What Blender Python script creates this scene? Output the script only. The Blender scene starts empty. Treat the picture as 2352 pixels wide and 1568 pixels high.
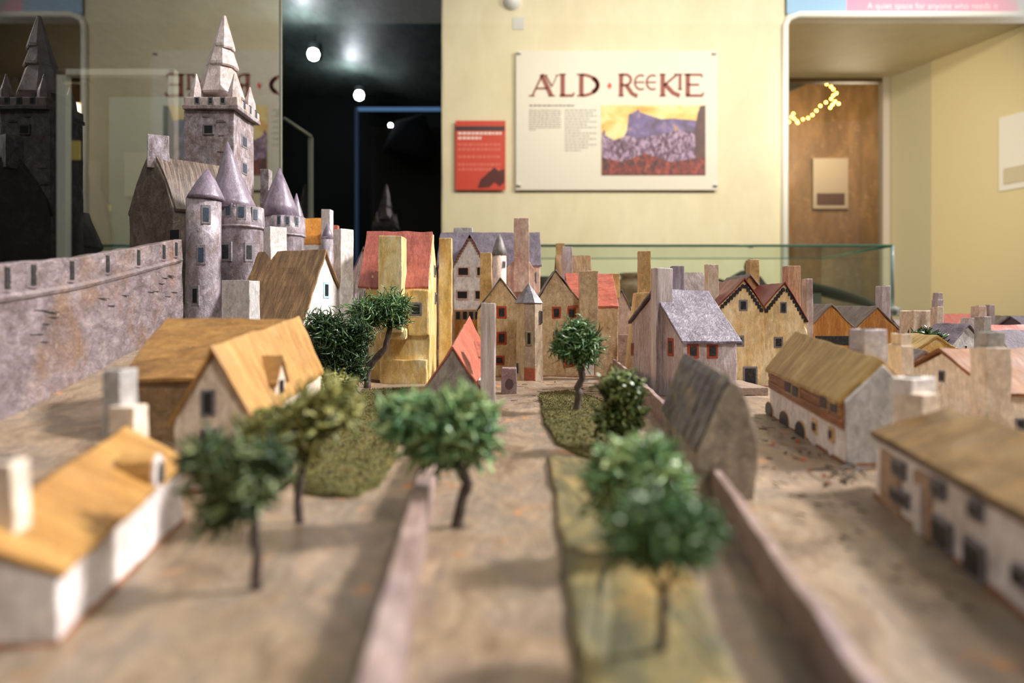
import bpy, bmesh, math, random
from mathutils import Vector, Matrix, noise
R = random.Random(7)
S = bpy.context.scene
COL = S.collection
# ------------------------------------------------------------------ camera, world, lights, exposure
K, HZ, CX, CH = 1568.0, 722.0, 1176.0, 0.07      # focal length in px, horizon row, centre column, camera height
cd = bpy.data.cameras.new('camera'); cam = bpy.data.objects.new('camera', cd); COL.objects.link(cam)
cam.location = (0, 0, CH); cam.rotation_euler = (math.pi/2, 0, 0)
cd.sensor_width = 36; cd.lens = 24; cd.shift_y = -(784-HZ)/2352
cd.clip_start = 0.01; cd.clip_end = 50
cd.dof.use_dof = True; cd.dof.focus_distance = 0.66; cd.dof.aperture_fstop = 6.3
S.camera = cam
S.view_settings.view_transform = 'Standard'; S.view_settings.look = 'None'
S.view_settings.exposure = 0.86; S.view_settings.gamma = 1.0; S.view_settings.use_curve_mapping = False
wd = bpy.data.worlds.new('world'); S.world = wd; wd.use_nodes = True
bg = wd.node_tree.nodes['Background']; bg.inputs[0].default_value = (1.0, 0.95, 0.88, 1); bg.inputs[1].default_value = 0.34
def lamp(name, kind, loc, target, energy, color, size=0.1, cone=60, blend=.6):
    l = bpy.data.lights.new(name, kind); l.energy = energy; l.color = color
    if kind == 'AREA': l.size = size
    else: l.shadow_soft_size = size
    if kind == 'SPOT': l.spot_size = math.radians(cone); l.spot_blend = blend
    o = bpy.data.objects.new(name, l); COL.objects.link(o); o.location = loc
    o.rotation_euler = (Vector(target)-Vector(loc)).to_track_quat('-Z', 'Y').to_euler()
    return o
lamp('ceiling_spot_key', 'SPOT', (2.7, 1.0, 2.25), (-.32, .52, .05), 640, (1.0, .96, .95), .22, 36, 1.0)
lamp('added_front_fill', 'SPOT', (.9, -.9, 1.9), (.1, .6, 0.05), 52, (1.0, .93, .84), .16, 60)  # fill spot added behind the camera to lift the front faces
lamp('wall_washer', 'SPOT', (2.3, 1.7, 2.1), (1.5, 4.0, .9), 150, (1.0, .93, .80), .12, 105, .9)
lamp('added_alcove_fill', 'SPOT', (1.4, 2.5, 1.5), (2.9, 4.6, .9), 85, (1.0, .92, .76), .12, 70, .9)  # unseen spot added to brighten the alcove from outside it
lamp('wall_washer_low', 'SPOT', (.6, 1.8, 2.1), (.3, 4.0, .6), 75, (1.0, .92, .75), .12, 95, .9)

# ------------------------------------------------------------------ helpers
def lin(c):
    return tuple(((v/255)/12.92 if v/255 <= .04045 else ((v/255+.055)/1.055)**2.4) for v in c)+(1,)
def Xp(px, d): return (px-CX)*d/K
def Zp(py, d): return CH+(HZ-py)*d/K
def P(px, py, d): return Vector((Xp(px, d), d, Zp(py, d)))
def sst(a, b, t):
    t = max(0, min(1, (t-a)/(b-a))); return t*t*(3-2*t)
def gz(x, y):
    return 0.056*sst(-.12, -.33, x)*sst(.20, .62, y)
def G(px, py, z=0):
    d = (CH-z)*K/(py-HZ); return Vector((Xp(px, d), d, z))
MATS = {}
def nd(t, typ, **kw):
    n = t.nodes.new(typ)
    for k, v in kw.items():
        if k in n.inputs: n.inputs[k].default_value = v
        else: setattr(n, k, v)
    return n
def paint(name, cols, stretch=(1, 1, 1), scale=120, rough=.5, bump=.5, dirt=None, dirtamt=.35, coat=0, dist=.0008, vary=.32, fleck=.45):
    if name in MATS: return MATS[name]
    m = bpy.data.materials.new(name); m.use_nodes = True; t = m.node_tree
    b = t.nodes['Principled BSDF']; b.inputs['Roughness'].default_value = rough
    b.inputs['Coat Weight'].default_value = coat; b.inputs['Coat Roughness'].default_value = .25
    tc = nd(t, 'ShaderNodeTexCoord'); mp = nd(t, 'ShaderNodeMapping'); mp.inputs['Scale'].default_value = stretch
    t.links.new(tc.outputs['Object'], mp.inputs['Vector'])
    n1 = nd(t, 'ShaderNodeTexNoise', Scale=scale, Detail=6.0, Roughness=.62, Distortion=.7)
    t.links.new(mp.outputs[0], n1.inputs['Vector'])
    cr = nd(t, 'ShaderNodeValToRGB'); e = cr.color_ramp.elements
    k = len(cols)
    for i, c in enumerate(cols):
        p = .30+.42*i/max(1, k-1)
        el = e[i] if i < 2 else e.new(p)
        el.position = p; el.color = lin(c)
    if k == 1: e[1].color = lin(cols[0]); e[1].position = 1
    t.links.new(n1.outputs['Fac'], cr.inputs['Fac']); out = cr.outputs['Color']
    if dirt:
        n2 = nd(t, 'ShaderNodeTexNoise', Scale=scale*.33, Detail=5.0, Roughness=.6, Distortion=.4)
        t.links.new(tc.outputs['Object'], n2.inputs['Vector'])
        r2 = nd(t, 'ShaderNodeMapRange'); r2.inputs['From Min'].default_value = .50; r2.inputs['From Max'].default_value = .72
        r2.inputs['To Max'].default_value = dirtamt*2
        t.links.new(n2.outputs['Fac'], r2.inputs['Value'])
        mx = nd(t, 'ShaderNodeMixRGB'); mx.inputs['Color2'].default_value = lin(dirt)
        t.links.new(r2.outputs[0], mx.inputs['Fac']); t.links.new(out, mx.inputs['Color1']); out = mx.outputs[0]
    if bump > 0:
        n4 = nd(t, 'ShaderNodeTexNoise', Scale=scale*3.6, Detail=4.0, Roughness=.7, Distortion=.5); t.links.new(mp.outputs[0], n4.inputs['Vector'])
        r4 = nd(t, 'ShaderNodeMapRange'); r4.inputs['From Min'].default_value = .3; r4.inputs['From Max'].default_value = .7; r4.inputs['To Min'].default_value = 1-vary; r4.inputs['To Max'].default_value = 1+vary*.8
        t.links.new(n4.outputs['Fac'], r4.inputs['Value'])
        m4 = nd(t, 'ShaderNodeVectorMath', operation='SCALE'); t.links.new(out, m4.inputs[0]); t.links.new(r4.outputs[0], m4.inputs['Scale']); out = m4.outputs[0]
        n5 = nd(t, 'ShaderNodeTexNoise', Scale=scale*6.5, Detail=3.0, Roughness=.6, Distortion=1.5); t.links.new(tc.outputs['Object'], n5.inputs['Vector'])
        r5 = nd(t, 'ShaderNodeMapRange'); r5.inputs['From Min'].default_value = .60; r5.inputs['From Max'].default_value = .72; r5.inputs['To Max'].default_value = fleck
        t.links.new(n5.outputs['Fac'], r5.inputs['Value'])
        m5 = nd(t, 'ShaderNodeMixRGB'); m5.inputs['Color2'].default_value = lin(tuple(min(255, v*1.25+18) for v in cols[-1])); t.links.new(r5.outputs[0], m5.inputs['Fac']); t.links.new(out, m5.inputs['Color1']); out = m5.outputs[0]
    t.links.new(out, b.inputs['Base Color'])
    n3 = nd(t, 'ShaderNodeTexNoise', Scale=scale*1.6, Detail=5.0, Roughness=.65, Distortion=1.2)
    t.links.new(mp.outputs[0], n3.inputs['Vector'])
    bp = nd(t, 'ShaderNodeBump', Strength=bump, Distance=dist)
    hsrc = n3.outputs['Fac']
    if bump > 0:
        ma = nd(t, 'ShaderNodeMath', operation='MULTIPLY_ADD'); ma.inputs[1].default_value = .45; t.links.new(n4.outputs['Fac'], ma.inputs[0]); t.links.new(n3.outputs['Fac'], ma.inputs[2]); hsrc = ma.outputs[0]
    t.links.new(hsrc, bp.inputs['Height']); t.links.new(bp.outputs[0], b.inputs['Normal'])
    MATS[name] = m; return m
def plain(name, c, rough=.6, metal=0, emit=None, es=0, spec=.5):
    if name in MATS: return MATS[name]
    m = bpy.data.materials.new(name); m.use_nodes = True; b = m.node_tree.nodes['Principled BSDF']
    b.inputs['Base Color'].default_value = lin(c); b.inputs['Roughness'].default_value = rough; b.inputs['Metallic'].default_value = metal
    b.inputs['Specular IOR Level'].default_value = spec
    if emit: b.inputs['Emission Color'].default_value = lin(emit); b.inputs['Emission Strength'].default_value = es
    MATS[name] = m; return m
def glass(name, tint, k=1.0):
    m = bpy.data.materials.new(name); m.use_nodes = True; t = m.node_tree
    o = t.nodes['Material Output']; t.nodes.remove(t.nodes['Principled BSDF'])
    tr = nd(t, 'ShaderNodeBsdfTransparent'); tr.inputs[0].default_value = tint
    gl = nd(t, 'ShaderNodeBsdfGlossy', Roughness=0.0); gl.inputs[0].default_value = (1, 1, 1, 1)
    fr = nd(t, 'ShaderNodeFresnel', IOR=1.52)
    ml = nd(t, 'ShaderNodeMath', operation='MULTIPLY', use_clamp=True); ml.inputs[1].default_value = k
    mx = nd(t, 'ShaderNodeMixShader')
    t.links.new(fr.outputs[0], ml.inputs[0]); t.links.new(ml.outputs[0], mx.inputs[0]); t.links.new(tr.outputs[0], mx.inputs[1]); t.links.new(gl.outputs[0], mx.inputs[2])
    t.links.new(mx.outputs[0], o.inputs['Surface']); MATS[name] = m; return m

def link(name, me, mat, root=None):
    o = bpy.data.objects.new(name, me); COL.objects.link(o)
    if mat: me.materials.append(mat)
    if root is not None: o.parent = root
    return o
def thing(name, label, cat, loc, rz=0, group=None):
    o = bpy.data.objects.new(name, None); COL.objects.link(o); o.empty_display_size = .01
    o.location = loc; o.rotation_euler = (0, 0, rz); o['label'] = label; o['category'] = cat
    if group: o['group'] = group
    return o
def tag(o, label, cat, group=None, kind=None):
    o['label'] = label; o['category'] = cat
    if group: o['group'] = group
    if kind: o['kind'] = kind
    return o
def rootmat(root):
    return Matrix.Translation(root.location) @ Matrix.Rotation(root.rotation_euler[2], 4, 'Z')
def inv_of(root):
    if root is None: return Matrix()
    m = rootmat(root)
    if root.parent is not None: m = rootmat(root.parent) @ m
    return m.inverted()
SEED = [0]
def mk(name, V, F, mat, root=None, bev=0, wob=0, maxe=None, freq=70, smooth=False, seg=2):
    """V in world space; linked under root in its own space."""
    im = inv_of(root); bm = bmesh.new()
    vs = [bm.verts.new(im @ Vector(v)) for v in V]
    for f in F:
        try: bm.faces.new([vs[i] for i in f])
        except ValueError: pass
    bmesh.ops.recalc_face_normals(bm, faces=bm.faces[:])
    if bev: bmesh.ops.bevel(bm, geom=bm.edges[:], offset=bev, segments=seg, affect='EDGES', profile=.6, clamp_overlap=True)
    if maxe:
        for _ in range(4):
            es = [e for e in bm.edges if e.calc_length() > maxe]
            if not es or len(bm.verts) > 6000: break
            bmesh.ops.subdivide_edges(bm, edges=es, cuts=1, use_grid_fill=True)
    if wob:
        SEED[0] += 1; off = Vector((SEED[0]*3.1, SEED[0]*1.7, 0))
        for v in bm.verts:
            q = v.co*freq+off
            v.co += wob*Vector((noise.noise(q), noise.noise(q+Vector((31, 7, 5))), noise.noise(q+Vector((3, 57, 15)))))
    me = bpy.data.meshes.new(name); bm.to_mesh(me); bm.free()
    if smooth:
        for p in me.polygons: p.use_smooth = True
    return link(name, me, mat, root)
BOXF = [(0, 3, 2, 1), (4, 5, 6, 7), (0, 1, 5, 4), (1, 2, 6, 5), (2, 3, 7, 6), (3, 0, 4, 7)]
def boxv(x0, x1, y0, y1, z0, z1, top=1.0, rot=0):
    c = Vector(((x0+x1)/2, (y0+y1)/2, 0)); out = []
    for z, s in ((z0, 1), (z1, top)):
        for x, y in ((x0, y0), (x1, y0), (x1, y1), (x0, y1)):
            q = Vector(((x-c.x)*s, (y-c.y)*s, 0)); q.rotate(Matrix.Rotation(rot, 3, 'Z')); out.append(Vector((c.x+q.x, c.y+q.y, z)))
    return out
def box(name, x0, x1, y0, y1, z0, z1, mat, root=None, bev=0, wob=0, maxe=None, top=1.0, rot=0):
    return mk(name, boxv(x0, x1, y0, y1, z0, z1, top, rot), BOXF, mat, root, bev, wob, maxe)
def loft(name, rings, mat, root, bev=0, wob=0, maxe=None, smooth=False, seg=2):
    n = len(rings[0]); V = [v for r in rings for v in r]; F = [tuple(range(n))[::-1], tuple(range((len(rings)-1)*n, len(rings)*n))]
    for k in range(len(rings)-1):
        for i in range(n):
            j = (i+1) % n; F.append((k*n+i, k*n+j, (k+1)*n+j, (k+1)*n+i))
    return mk(name, V, F, mat, root, bev, wob, maxe, smooth=smooth, seg=seg)
def lathe(name, cx, cy, prof, mat, root, seg=28, wob=0, smooth=True, rot=0, lean=(0, 0)):
    z0 = prof[0][1]; zt = prof[-1][1]; rings = []
    for r, z in prof:
        k = (z-z0)/max(1e-6, zt-z0)
        rings.append([Vector((cx+lean[0]*k+r*math.cos(rot+2*math.pi*i/seg), cy+lean[1]*k+r*math.sin(rot+2*math.pi*i/seg), z)) for i in range(seg)])
    o = loft(name, rings, mat, root, 0, wob, None, smooth)
    return o
def tube(name, pts, rads, mat, root, seg=7, smooth=True):
    rings = []
    for i, p in enumerate(pts):
        a = pts[max(0, i-1)]; b = pts[min(len(pts)-1, i+1)]; t = (b-a).normalized()
        u = t.cross(Vector((0.3, 1, 0.1))).normalized(); w = t.cross(u)
        rings.append([p+rads[i]*(u*math.cos(6.2832*k/seg)+w*math.sin(6.2832*k/seg)) for k in range(seg)])
    return loft(name, rings, mat, root, smooth=smooth)
def house_root(name, label, A, B, zb=None, group=None, cat='model house'):
    A = Vector(A); B = Vector(B); d = B-A
    if zb is None: zb = gz(A.x, A.y)
    return thing(name, label, cat, (A.x, A.y, zb), math.atan2(-d.x, d.y), group)
def gable(root, A, B, w, eL, eR, hr, wallm, roofm, zb=None, over=.0022, t=.0022, bev=.0009, wob=.0010, wn='walls', rn='roof', rend=None, base=-.002, maxe=.007, ridge_off=(0, 0), pitchcurve=0):
    """body + roof. A,B = near and far gable centres (x,y); w,eL,eR,hr = (near,far) width, left/right eave z, ridge z."""
    A = Vector(A); B = Vector(B); d = (B-A).normalized(); r = Vector((d.y, -d.x)); root_z = root.location.z if zb is None else zb
    def pt(C, x, z, dy=0): return Vector((C.x+r.x*x+d.x*dy, C.y+r.y*x+d.y*dy, z))
    rings = []
    for k, C in enumerate((A, B)):
        h = w[k]/2; o = ridge_off[k]
        rings.append([pt(C, -h, root_z+base), pt(C, h, root_z+base), pt(C, h, eR[k]), pt(C, o, hr[k]), pt(C, -h, eL[k])])
    body = loft(wn, rings, wallm, root, bev, wob, maxe)
    if roofm is not None:
        rr = []
        for k, (C, dy) in enumerate(((A, -over), (B, over))):
            h = w[k]/2; o = ridge_off[k]; ap = Vector((o, hr[k]))
            sL = (Vector((-h, eL[k]))-ap); sR = (Vector((h, eR[k]))-ap)
            L = ap+sL*(1+over/sL.length); Q = ap+sR*(1+over/sR.length)
            n = 3; up = Vector((0, t))
            oL = [ap+(L-ap)*(i/n)+Vector((0, -pitchcurve*math.sin(math.pi*i/n))) for i in range(n, 0, -1)]
            oR = [ap+(Q-ap)*(i/n)+Vector((0, -pitchcurve*math.sin(math.pi*i/n))) for i in range(1, n+1)]
            prof = [p+up for p in oL]+[ap+up*1.15]+[p+up for p in oR]
            inn = [Vector(p) for p in oL]+[ap]+[Vector(p) for p in oR]
            dd = dy if (rend is None) else rend[k]
            rr.append([pt(C, q.x, q.y+.0001, dd) for q in prof]+[pt(C, q.x, q.y+.0001, dd) for q in inn])
        m_ = 7; V = rr[0]+rr[1]; F = []
        for i in range(m_-1):
            F += [(i, i+1, 14+i+1, 14+i), (7+i, 14+7+i, 14+8+i, 8+i), (i, 7+i, 8+i, i+1), (14+i, 15+i, 22+i, 21+i)]
        F += [(0, 14, 21, 7), (6, 13, 27, 20)]
        mk(rn, V, F, roofm, root, min(bev, t*.3), wob, maxe)
    hm = [(w[0]+w[1])/4]
    def plane(side):
        if side == 'near': return (Vector((A.x, A.y, 0)), Vector((-d.x, -d.y, 0)))
        if side == 'far': return (Vector((B.x, B.y, 0)), Vector((d.x, d.y, 0)))
        s = -1 if side == 'left' else 1
        a = pt(A, s*w[0]/2, 0); b = pt(B, s*w[1]/2, 0); e = (b-a).normalized()
        nn = Vector((e.y, -e.x, 0))*(1 if s > 0 else -1)
        return (a, nn)
    return plane
CAMP = Vector((0, 0, CH))
def hit(plane, px, py):
    p, n = plane; ray = Vector(((px-CX)/K, 1, (HZ-py)/K)); t = (p-CAMP).dot(n)/ray.dot(n)
    return CAMP+ray*t
def rect_pts(plane, cx, cy, wpx, hpx, grow=0, arch=False):
    p, n = plane; c = hit(plane, cx, cy); u = Vector((0, 0, 1)).cross(n).normalized()
    a = hit(plane, cx-wpx/2, cy); b = hit(plane, cx+wpx/2, cy); hw = abs((b-a).dot(u))/2
    hh = abs(hit(plane, cx, cy-hpx/2).z-hit(plane, cx, cy+hpx/2).z)/2
    return c, u, hw, hh, n
def prismv(c, u, n, outline, d0, d1):
    z = Vector((0, 0, 1)); V = [c+u*x+z*y+n*d0 for x, y in outline]+[c+u*x+z*y+n*d1 for x, y in outline]; k = len(outline)
    F = [tuple(range(k))[::-1], tuple(range(k, 2*k))]+[(i, (i+1) % k, k+(i+1) % k, k+i) for i in range(k)]
    return V, F
def outl(hw, hh, arch=False):
    if not arch: return [(-hw, -hh), (hw, -hh), (hw, hh), (-hw, hh)]
    k = max(0, hh-hw); return [(-hw, -hh), (hw, -hh)]+[(hw*math.cos(a*math.pi/8), hh-hw*1.0+hw*math.sin(a*math.pi/8)) if hw < hh else (hw*math.cos(a*math.pi/8), hh*math.sin(a*math.pi/8)) for a in range(0, 9)]
def window(root, plane, cx, cy, wpx, hpx, fm, pm, inset=.62, arch=False, name='window', pane='pane', proud=.0006):
    c, u, hw, hh, n = rect_pts(plane, cx, cy, wpx, hpx)
    V, F = prismv(c, u, n, outl(hw, hh, arch), -.0012, proud)
    w = mk(name, V, F, fm, root, bev=min(hw, hh)*.12, wob=.00025, freq=160)
    m = min(hw, hh)*(1-inset)
    V, F = prismv(c, u, n, outl(hw-m, hh-m, arch), -.0008, proud+.0004)
    p = mk(pane, V, F, pm, None, bev=min(hw, hh)*.06, wob=.0002, freq=180)
    im = inv_of(root); p.data.transform(im); p.parent = w
    return w
def chimney(root, px0, px1, pytop, d, zb, mat, th=None, rot=0, top=.96, name='chimney', cap=None, capm=None, bev=.0006):
    """a stack whose front face fills px0..px1 at depth d, from height zb to the top row"""
    x0, x1 = Xp(px0, d), Xp(px1, d); th = th or (x1-x0)*.8; z1 = Zp(pytop, d); w_ = x1-x0
    if rot == 0 or abs(rot) < .2:          # the far side edge shows too: keep both visible faces inside px0..px1
        th = min(th, w_*1.1)
        if px0 > CX: x0 = min(Xp(px0, d+th), x1-w_*.5)
        elif px1 < CX: x1 = max(Xp(px1, d+th), x0+w_*.5)
    o = box(name, x0, x1, d, d+th, zb, z1, mat, root, bev, .0006, .006, top, rot)
    hole = box('flue', x0+(x1-x0)*.3, x1-(x1-x0)*.3, d+th*.3, d+th*.7, z1-.002, z1+.0003, M_dark, root, 0, 0, None, top, rot)
    return o

# ------------------------------------------------------------------ materials
M_dark = plain('black_paint', (22, 22, 26), .45)
M_pane = paint('window_paint', [(18, 18, 22), (30, 32, 38), (70, 70, 60)], scale=500, rough=.4, bump=.3)
M_panebl = paint('window_blue', [(38, 48, 62), (60, 76, 98)], scale=400, rough=.4, bump=.3)
M_grey = paint('grey_surround', [(105, 100, 105), (135, 130, 132)], scale=300, rough=.5)
M_red = paint('red_surround', [(150, 52, 30), (185, 70, 40)], scale=300, rough=.45)
M_ored = paint('red_door', [(130, 62, 42), (160, 80, 55)], scale=300)
M_castle = paint('castle_paint', [(104, 92, 92), (146, 135, 142), (192, 184, 198)], (1, 1, .6), 95, .42, .8, dirt=(120, 92, 72), coat=.25)
M_hall = paint('castle_hall_paint', [(70, 60, 52), (96, 84, 74), (124, 110, 102)], (1, 1, .8), 80, .36, .8, dirt=(86, 72, 50), coat=.3)
M_keep = paint('keep_paint', [(98, 84, 82), (144, 132, 136), (190, 182, 194)], (1, 1, .7), 110, .45, .8, dirt=(140, 96, 60), dirtamt=.3, coat=.2)
M_spire = paint('spire_paint', [(152, 132, 122), (186, 170, 166), (206, 196, 200)], (1, 1, .5), 90, .45, .6, dirt=(150, 110, 80), dirtamt=.3, coat=.2)
M_slate = paint('slate_cone', [(94, 80, 94), (118, 104, 120), (140, 126, 144)], (1, 1, .35), 110, .38, .5, coat=.3)
M_wallc = paint('curtain_wall', [(92, 80, 77), (122, 110, 113), (154, 139, 138)], (.7, .7, 1.2), 70, .32, 1.0, dirt=(128, 96, 70), dirtamt=.42, coat=.45, dist=.0012)
M_hroof = paint('hall_roof', [(52, 42, 38), (100, 84, 74), (150, 132, 116)], (.2, 3.6, .2), 100, .38, .6, coat=.3)
M_white = paint('white_plaster', [(200, 190, 188), (222, 214, 210), (236, 230, 226)], (1, 1, .6), 85, .5, .6, dirt=(178, 160, 140), dirtamt=.22)
M_greyw = paint('grey_plaster', [(150, 146, 142), (178, 174, 172), (198, 194, 194)], (1, 1, .5), 100, .5, .8, dirt=(140, 132, 120), dirtamt=.25, dist=.0012)
M_ochre = paint('ochre_roof', [(140, 98, 44), (172, 128, 66), (192, 150, 88)], (.3, 3.0, .3), 90, .45, .5, dirt=(140, 96, 50), dirtamt=.25, vary=.32)
M_ochre2 = paint('ochre_roof_dark', [(116, 80, 36), (150, 108, 52), (172, 130, 68)], (.4, 1.6, .4), 80, .45, .4, dirt=(110, 80, 44), dirtamt=.3)
M_brown = paint('brown_roof', [(86, 60, 30), (126, 94, 56), (162, 126, 82)], (.28, 2.4, .28), 130, .42, .6, coat=.15)
M_thatch = paint('thatch_roof', [(138, 104, 44), (176, 140, 70), (204, 172, 104)], (.3, 2.0, .3), 110, .4, .8, dirt=(150, 120, 50), dirtamt=.2, coat=.15, dist=.0011)
M_olive = paint('olive_roof', [(78, 56, 22), (112, 82, 34), (140, 106, 50)], (.5, 1, .5), 90, .45, .5, dirt=(110, 84, 44), dirtamt=.3)
M_redr = paint('red_roof', [(140, 70, 58), (160, 84, 70), (176, 100, 84)], (.5, 1.5, .5), 90, .42, .4, coat=.2)
M_coral = paint('coral_roof', [(152, 74, 56), (170, 88, 68), (184, 106, 84)], (.5, 1.5, .5), 90, .45, .4, coat=.1)
M_maroon = paint('maroon_roof', [(100, 36, 32), (126, 48, 42), (140, 62, 54)], (.4, 2, .4), 120, .4, .8, coat=.2)
M_purple = paint('purple_roof', [(82, 72, 80), (98, 88, 98), (116, 104, 114)], (.6, 1, .6), 90, .75, .8)
M_lav = paint('lavender_roof', [(86, 77, 90), (104, 94, 108), (122, 112, 126)], (.8, .8, .8), 130, .4, 1.0, coat=.25, dist=.001)
M_greyr = paint('grey_brown_roof', [(88, 76, 72), (112, 98, 92), (132, 116, 108)], (.5, 1.5, .5), 100, .5, .6)
M_lich = paint('dark_lead_roof', [(84, 80, 76), (116, 112, 106), (134, 128, 118)], (.5, 1.5, .5), 120, .5, .6)
M_yel = paint('yellow_plaster', [(196, 158, 84), (222, 196, 132), (238, 226, 190)], (1, 1, .35), 60, .42, .9, dirt=(196, 140, 50), dirtamt=.3, coat=.25, dist=.0012)
M_yel2 = paint('cream_yellow_plaster', [(200, 164, 106), (222, 196, 146), (238, 224, 190)], (1, 1, .4), 65, .42, .8, dirt=(198, 152, 88), dirtamt=.3, coat=.2)
M_beige = paint('beige_plaster', [(172, 144, 110), (196, 169, 132), (214, 193, 158)], (1, 1, .6), 70, .38, 1.0, dirt=(174, 132, 88), dirtamt=.25, coat=.3, dist=.0013)
M_tan = paint('tan_chimney', [(176, 138, 86), (196, 160, 108), (212, 182, 132)], (1, 1, .5), 90, .42, .6, coat=.2)
M_pink = paint('pink_plaster', [(190, 158, 140), (210, 182, 166), (224, 204, 192)], (1, 1, .5), 70, .5, .6, dirt=(168, 104, 84), dirtamt=.3)
M_cream = paint('cream_plaster', [(206, 184, 160), (222, 204, 184), (232, 218, 202)], (1, 1, .5), 85, .5, .7, dirt=(184, 146, 100), dirtamt=.22)
M_lavw = paint('lavender_plaster', [(160, 142, 140), (186, 172, 174), (206, 196, 202)], (1, 1, .3), 95, .42, .8, dirt=(140, 112, 92), dirtamt=.35, coat=.2)
M_stone = paint('stone_paint', [(120, 110, 98), (164, 150, 134), (198, 182, 162)], (1, 1, .6), 95, .55, 1.0, dirt=(110, 92, 66), dirtamt=.3, dist=.0015)
M_rib = paint('rib_paint', [(78, 78, 82), (122, 118, 116), (164, 140, 96)], (.5, 1, .5), 140, .5, .8)
M_stripe = paint('striped_chimney', [(150, 130, 128), (206, 194, 194), (228, 220, 216)], (2.5, 1, .1), 110, .4, .4, coat=.25)
M_timber = paint('timber_paint', [(92, 54, 26), (140, 86, 46), (168, 112, 66)], (1, .25, 2.6), 160, .45, .6)
M_orwood = paint('orange_wood', [(146, 92, 36), (176, 118, 54), (198, 144, 82)], (2.2, 1, .25), 130, .42, .5, coat=.2)
M_skirt = paint('bare_clay', [(112, 72, 44), (138, 90, 56), (100, 76, 58)], scale=160, rough=.7)
M_bark = paint('bark', [(46, 38, 34), (74, 62, 54), (98, 82, 66)], (1, 1, .4), 260, .7, 1.0)
M_wallw = paint('low_wall_paint', [(112, 92, 82), (146, 124, 116), (176, 156, 148)], (1, .5, 1), 70, .5, .6, dirt=(120, 108, 124), dirtamt=.42)
def foliage_mat(name, cols):
    return paint(name, cols, scale=130, rough=.4, bump=.2, coat=.15)
M_leafA = foliage_mat('foliage_green', [(26, 60, 40), (58, 104, 60), (118, 146, 84), (50, 118, 92)])
M_leafB = foliage_mat('foliage_olive', [(58, 70, 36), (112, 120, 60), (176, 170, 98), (84, 116, 70)])
M_leafE = foliage_mat('foliage_dusky', [(28, 50, 36), (58, 84, 50), (118, 126, 74), (40, 92, 66)])
M_leafF = foliage_mat('foliage_mossy', [(40, 72, 44), (88, 110, 56), (138, 146, 80), (52, 120, 92)])
M_leafC = foliage_mat('foliage_deep', [(20, 42, 28), (46, 78, 42), (92, 112, 54)])
M_leafD = foliage_mat('foliage_bright', [(48, 94, 62), (96, 144, 92), (160, 184, 122), (180, 182, 112)])
M_moss = paint('moss', [(62, 62, 24), (98, 94, 42), (128, 118, 58)], scale=260, rough=.9, bump=1.0, dirt=(120, 96, 40), dirtamt=.3, dist=.002)
M_moss2 = paint('painted_grass', [(62, 64, 46), (92, 86, 54), (120, 106, 62), (84, 84, 70)], (1, .5, 1), 60, .7, .8, dirt=(170, 128, 56), dirtamt=.3, dist=.0012)
# ground: paint with strokes and orange stains
def ground_mat():
    m = paint('ground_paint', [(84, 68, 50), (118, 99, 78), (142, 123, 100), (122, 108, 94), (152, 130, 108), (164, 147, 126)], (1, .55, 1), 30, .5, 1.0, dirt=(128, 98, 70), dirtamt=.35, coat=.12, dist=.002, vary=.22, fleck=.22)
    t = m.node_tree; b = t.nodes['Principled BSDF']; src = b.inputs['Base Color'].links[0].from_socket
    tc = [n for n in t.nodes if n.type == 'TEX_COORD'][0]
    n = nd(t, 'ShaderNodeTexNoise', Scale=34.0, Detail=4.0, Roughness=.6, Distortion=1.0); t.links.new(tc.outputs['Object'], n.inputs['Vector'])
    r = nd(t, 'ShaderNodeMapRange'); r.inputs['From Min'].default_value = .62; r.inputs['From Max'].default_value = .70; r.inputs['To Max'].default_value = .75
    t.links.new(n.outputs['Fac'], r.inputs['Value'])
    mx = nd(t, 'ShaderNodeMixRGB'); mx.inputs['Color2'].default_value = lin((190, 122, 58))
    t.links.new(r.outputs[0], mx.inputs['Fac']); t.links.new(src, mx.inputs['Color1']); t.links.new(mx.outputs[0], b.inputs['Base Color'])
    return m
M_ground = ground_mat()

# ------------------------------------------------------------------ room shell
def struct(o): o['kind'] = 'structure'; return o
M_wall = paint('cream_wall', [(220, 206, 170), (226, 213, 180), (231, 219, 188)], (1, 1, .4), 3, .55, .5, dirt=(214, 196, 152), dirtamt=.15, dist=.004, vary=.05, fleck=.06)
M_jamb = plain('beige_jamb', (196, 184, 150), .7)
M_yjamb = plain('yellow_reveal', (222, 204, 158), .7)
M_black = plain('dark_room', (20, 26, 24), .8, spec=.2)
M_floor = paint('floor_boards', [(70, 54, 40), (96, 74, 54)], (1, .1, 1), 4, .5, .2)
M_trim = plain('white_plaster_edge', (246, 242, 232), .6)
YW, FL, CE = 4.0, -.85, 2.15
XL = Xp(1014, YW); XN = Xp(1806, YW); ZN = Zp(36, YW); XR0 = 2.79; YB = 5.07; XR1 = 3.15
struct(box('wall_back', XL, XN, YW, YB, FL, CE+.4, M_wall, None, .012, .004, .25))
struct(box('wall_lintel', XN, 5.2, YW, YB+.02, ZN, CE+.4, M_wall))
struct(mk('wall_niche_reveal', [Vector(v) for z in (FL, ZN) for v in ((XR0+.115, YB-.34, z), (XR1, YW, z), (XR1+2, YW, z), (XR1+2, YB-.34, z))], BOXF, M_yjamb))
struct(mk('wall_niche_jamb', [Vector(v) for z in (FL, ZN) for v in ((XR0, YB, z), (XR0+.115, YB-.34, z), (XR0+.8, YB-.34, z), (XR0+.8, YB, z))], BOXF, M_jamb))
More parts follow.
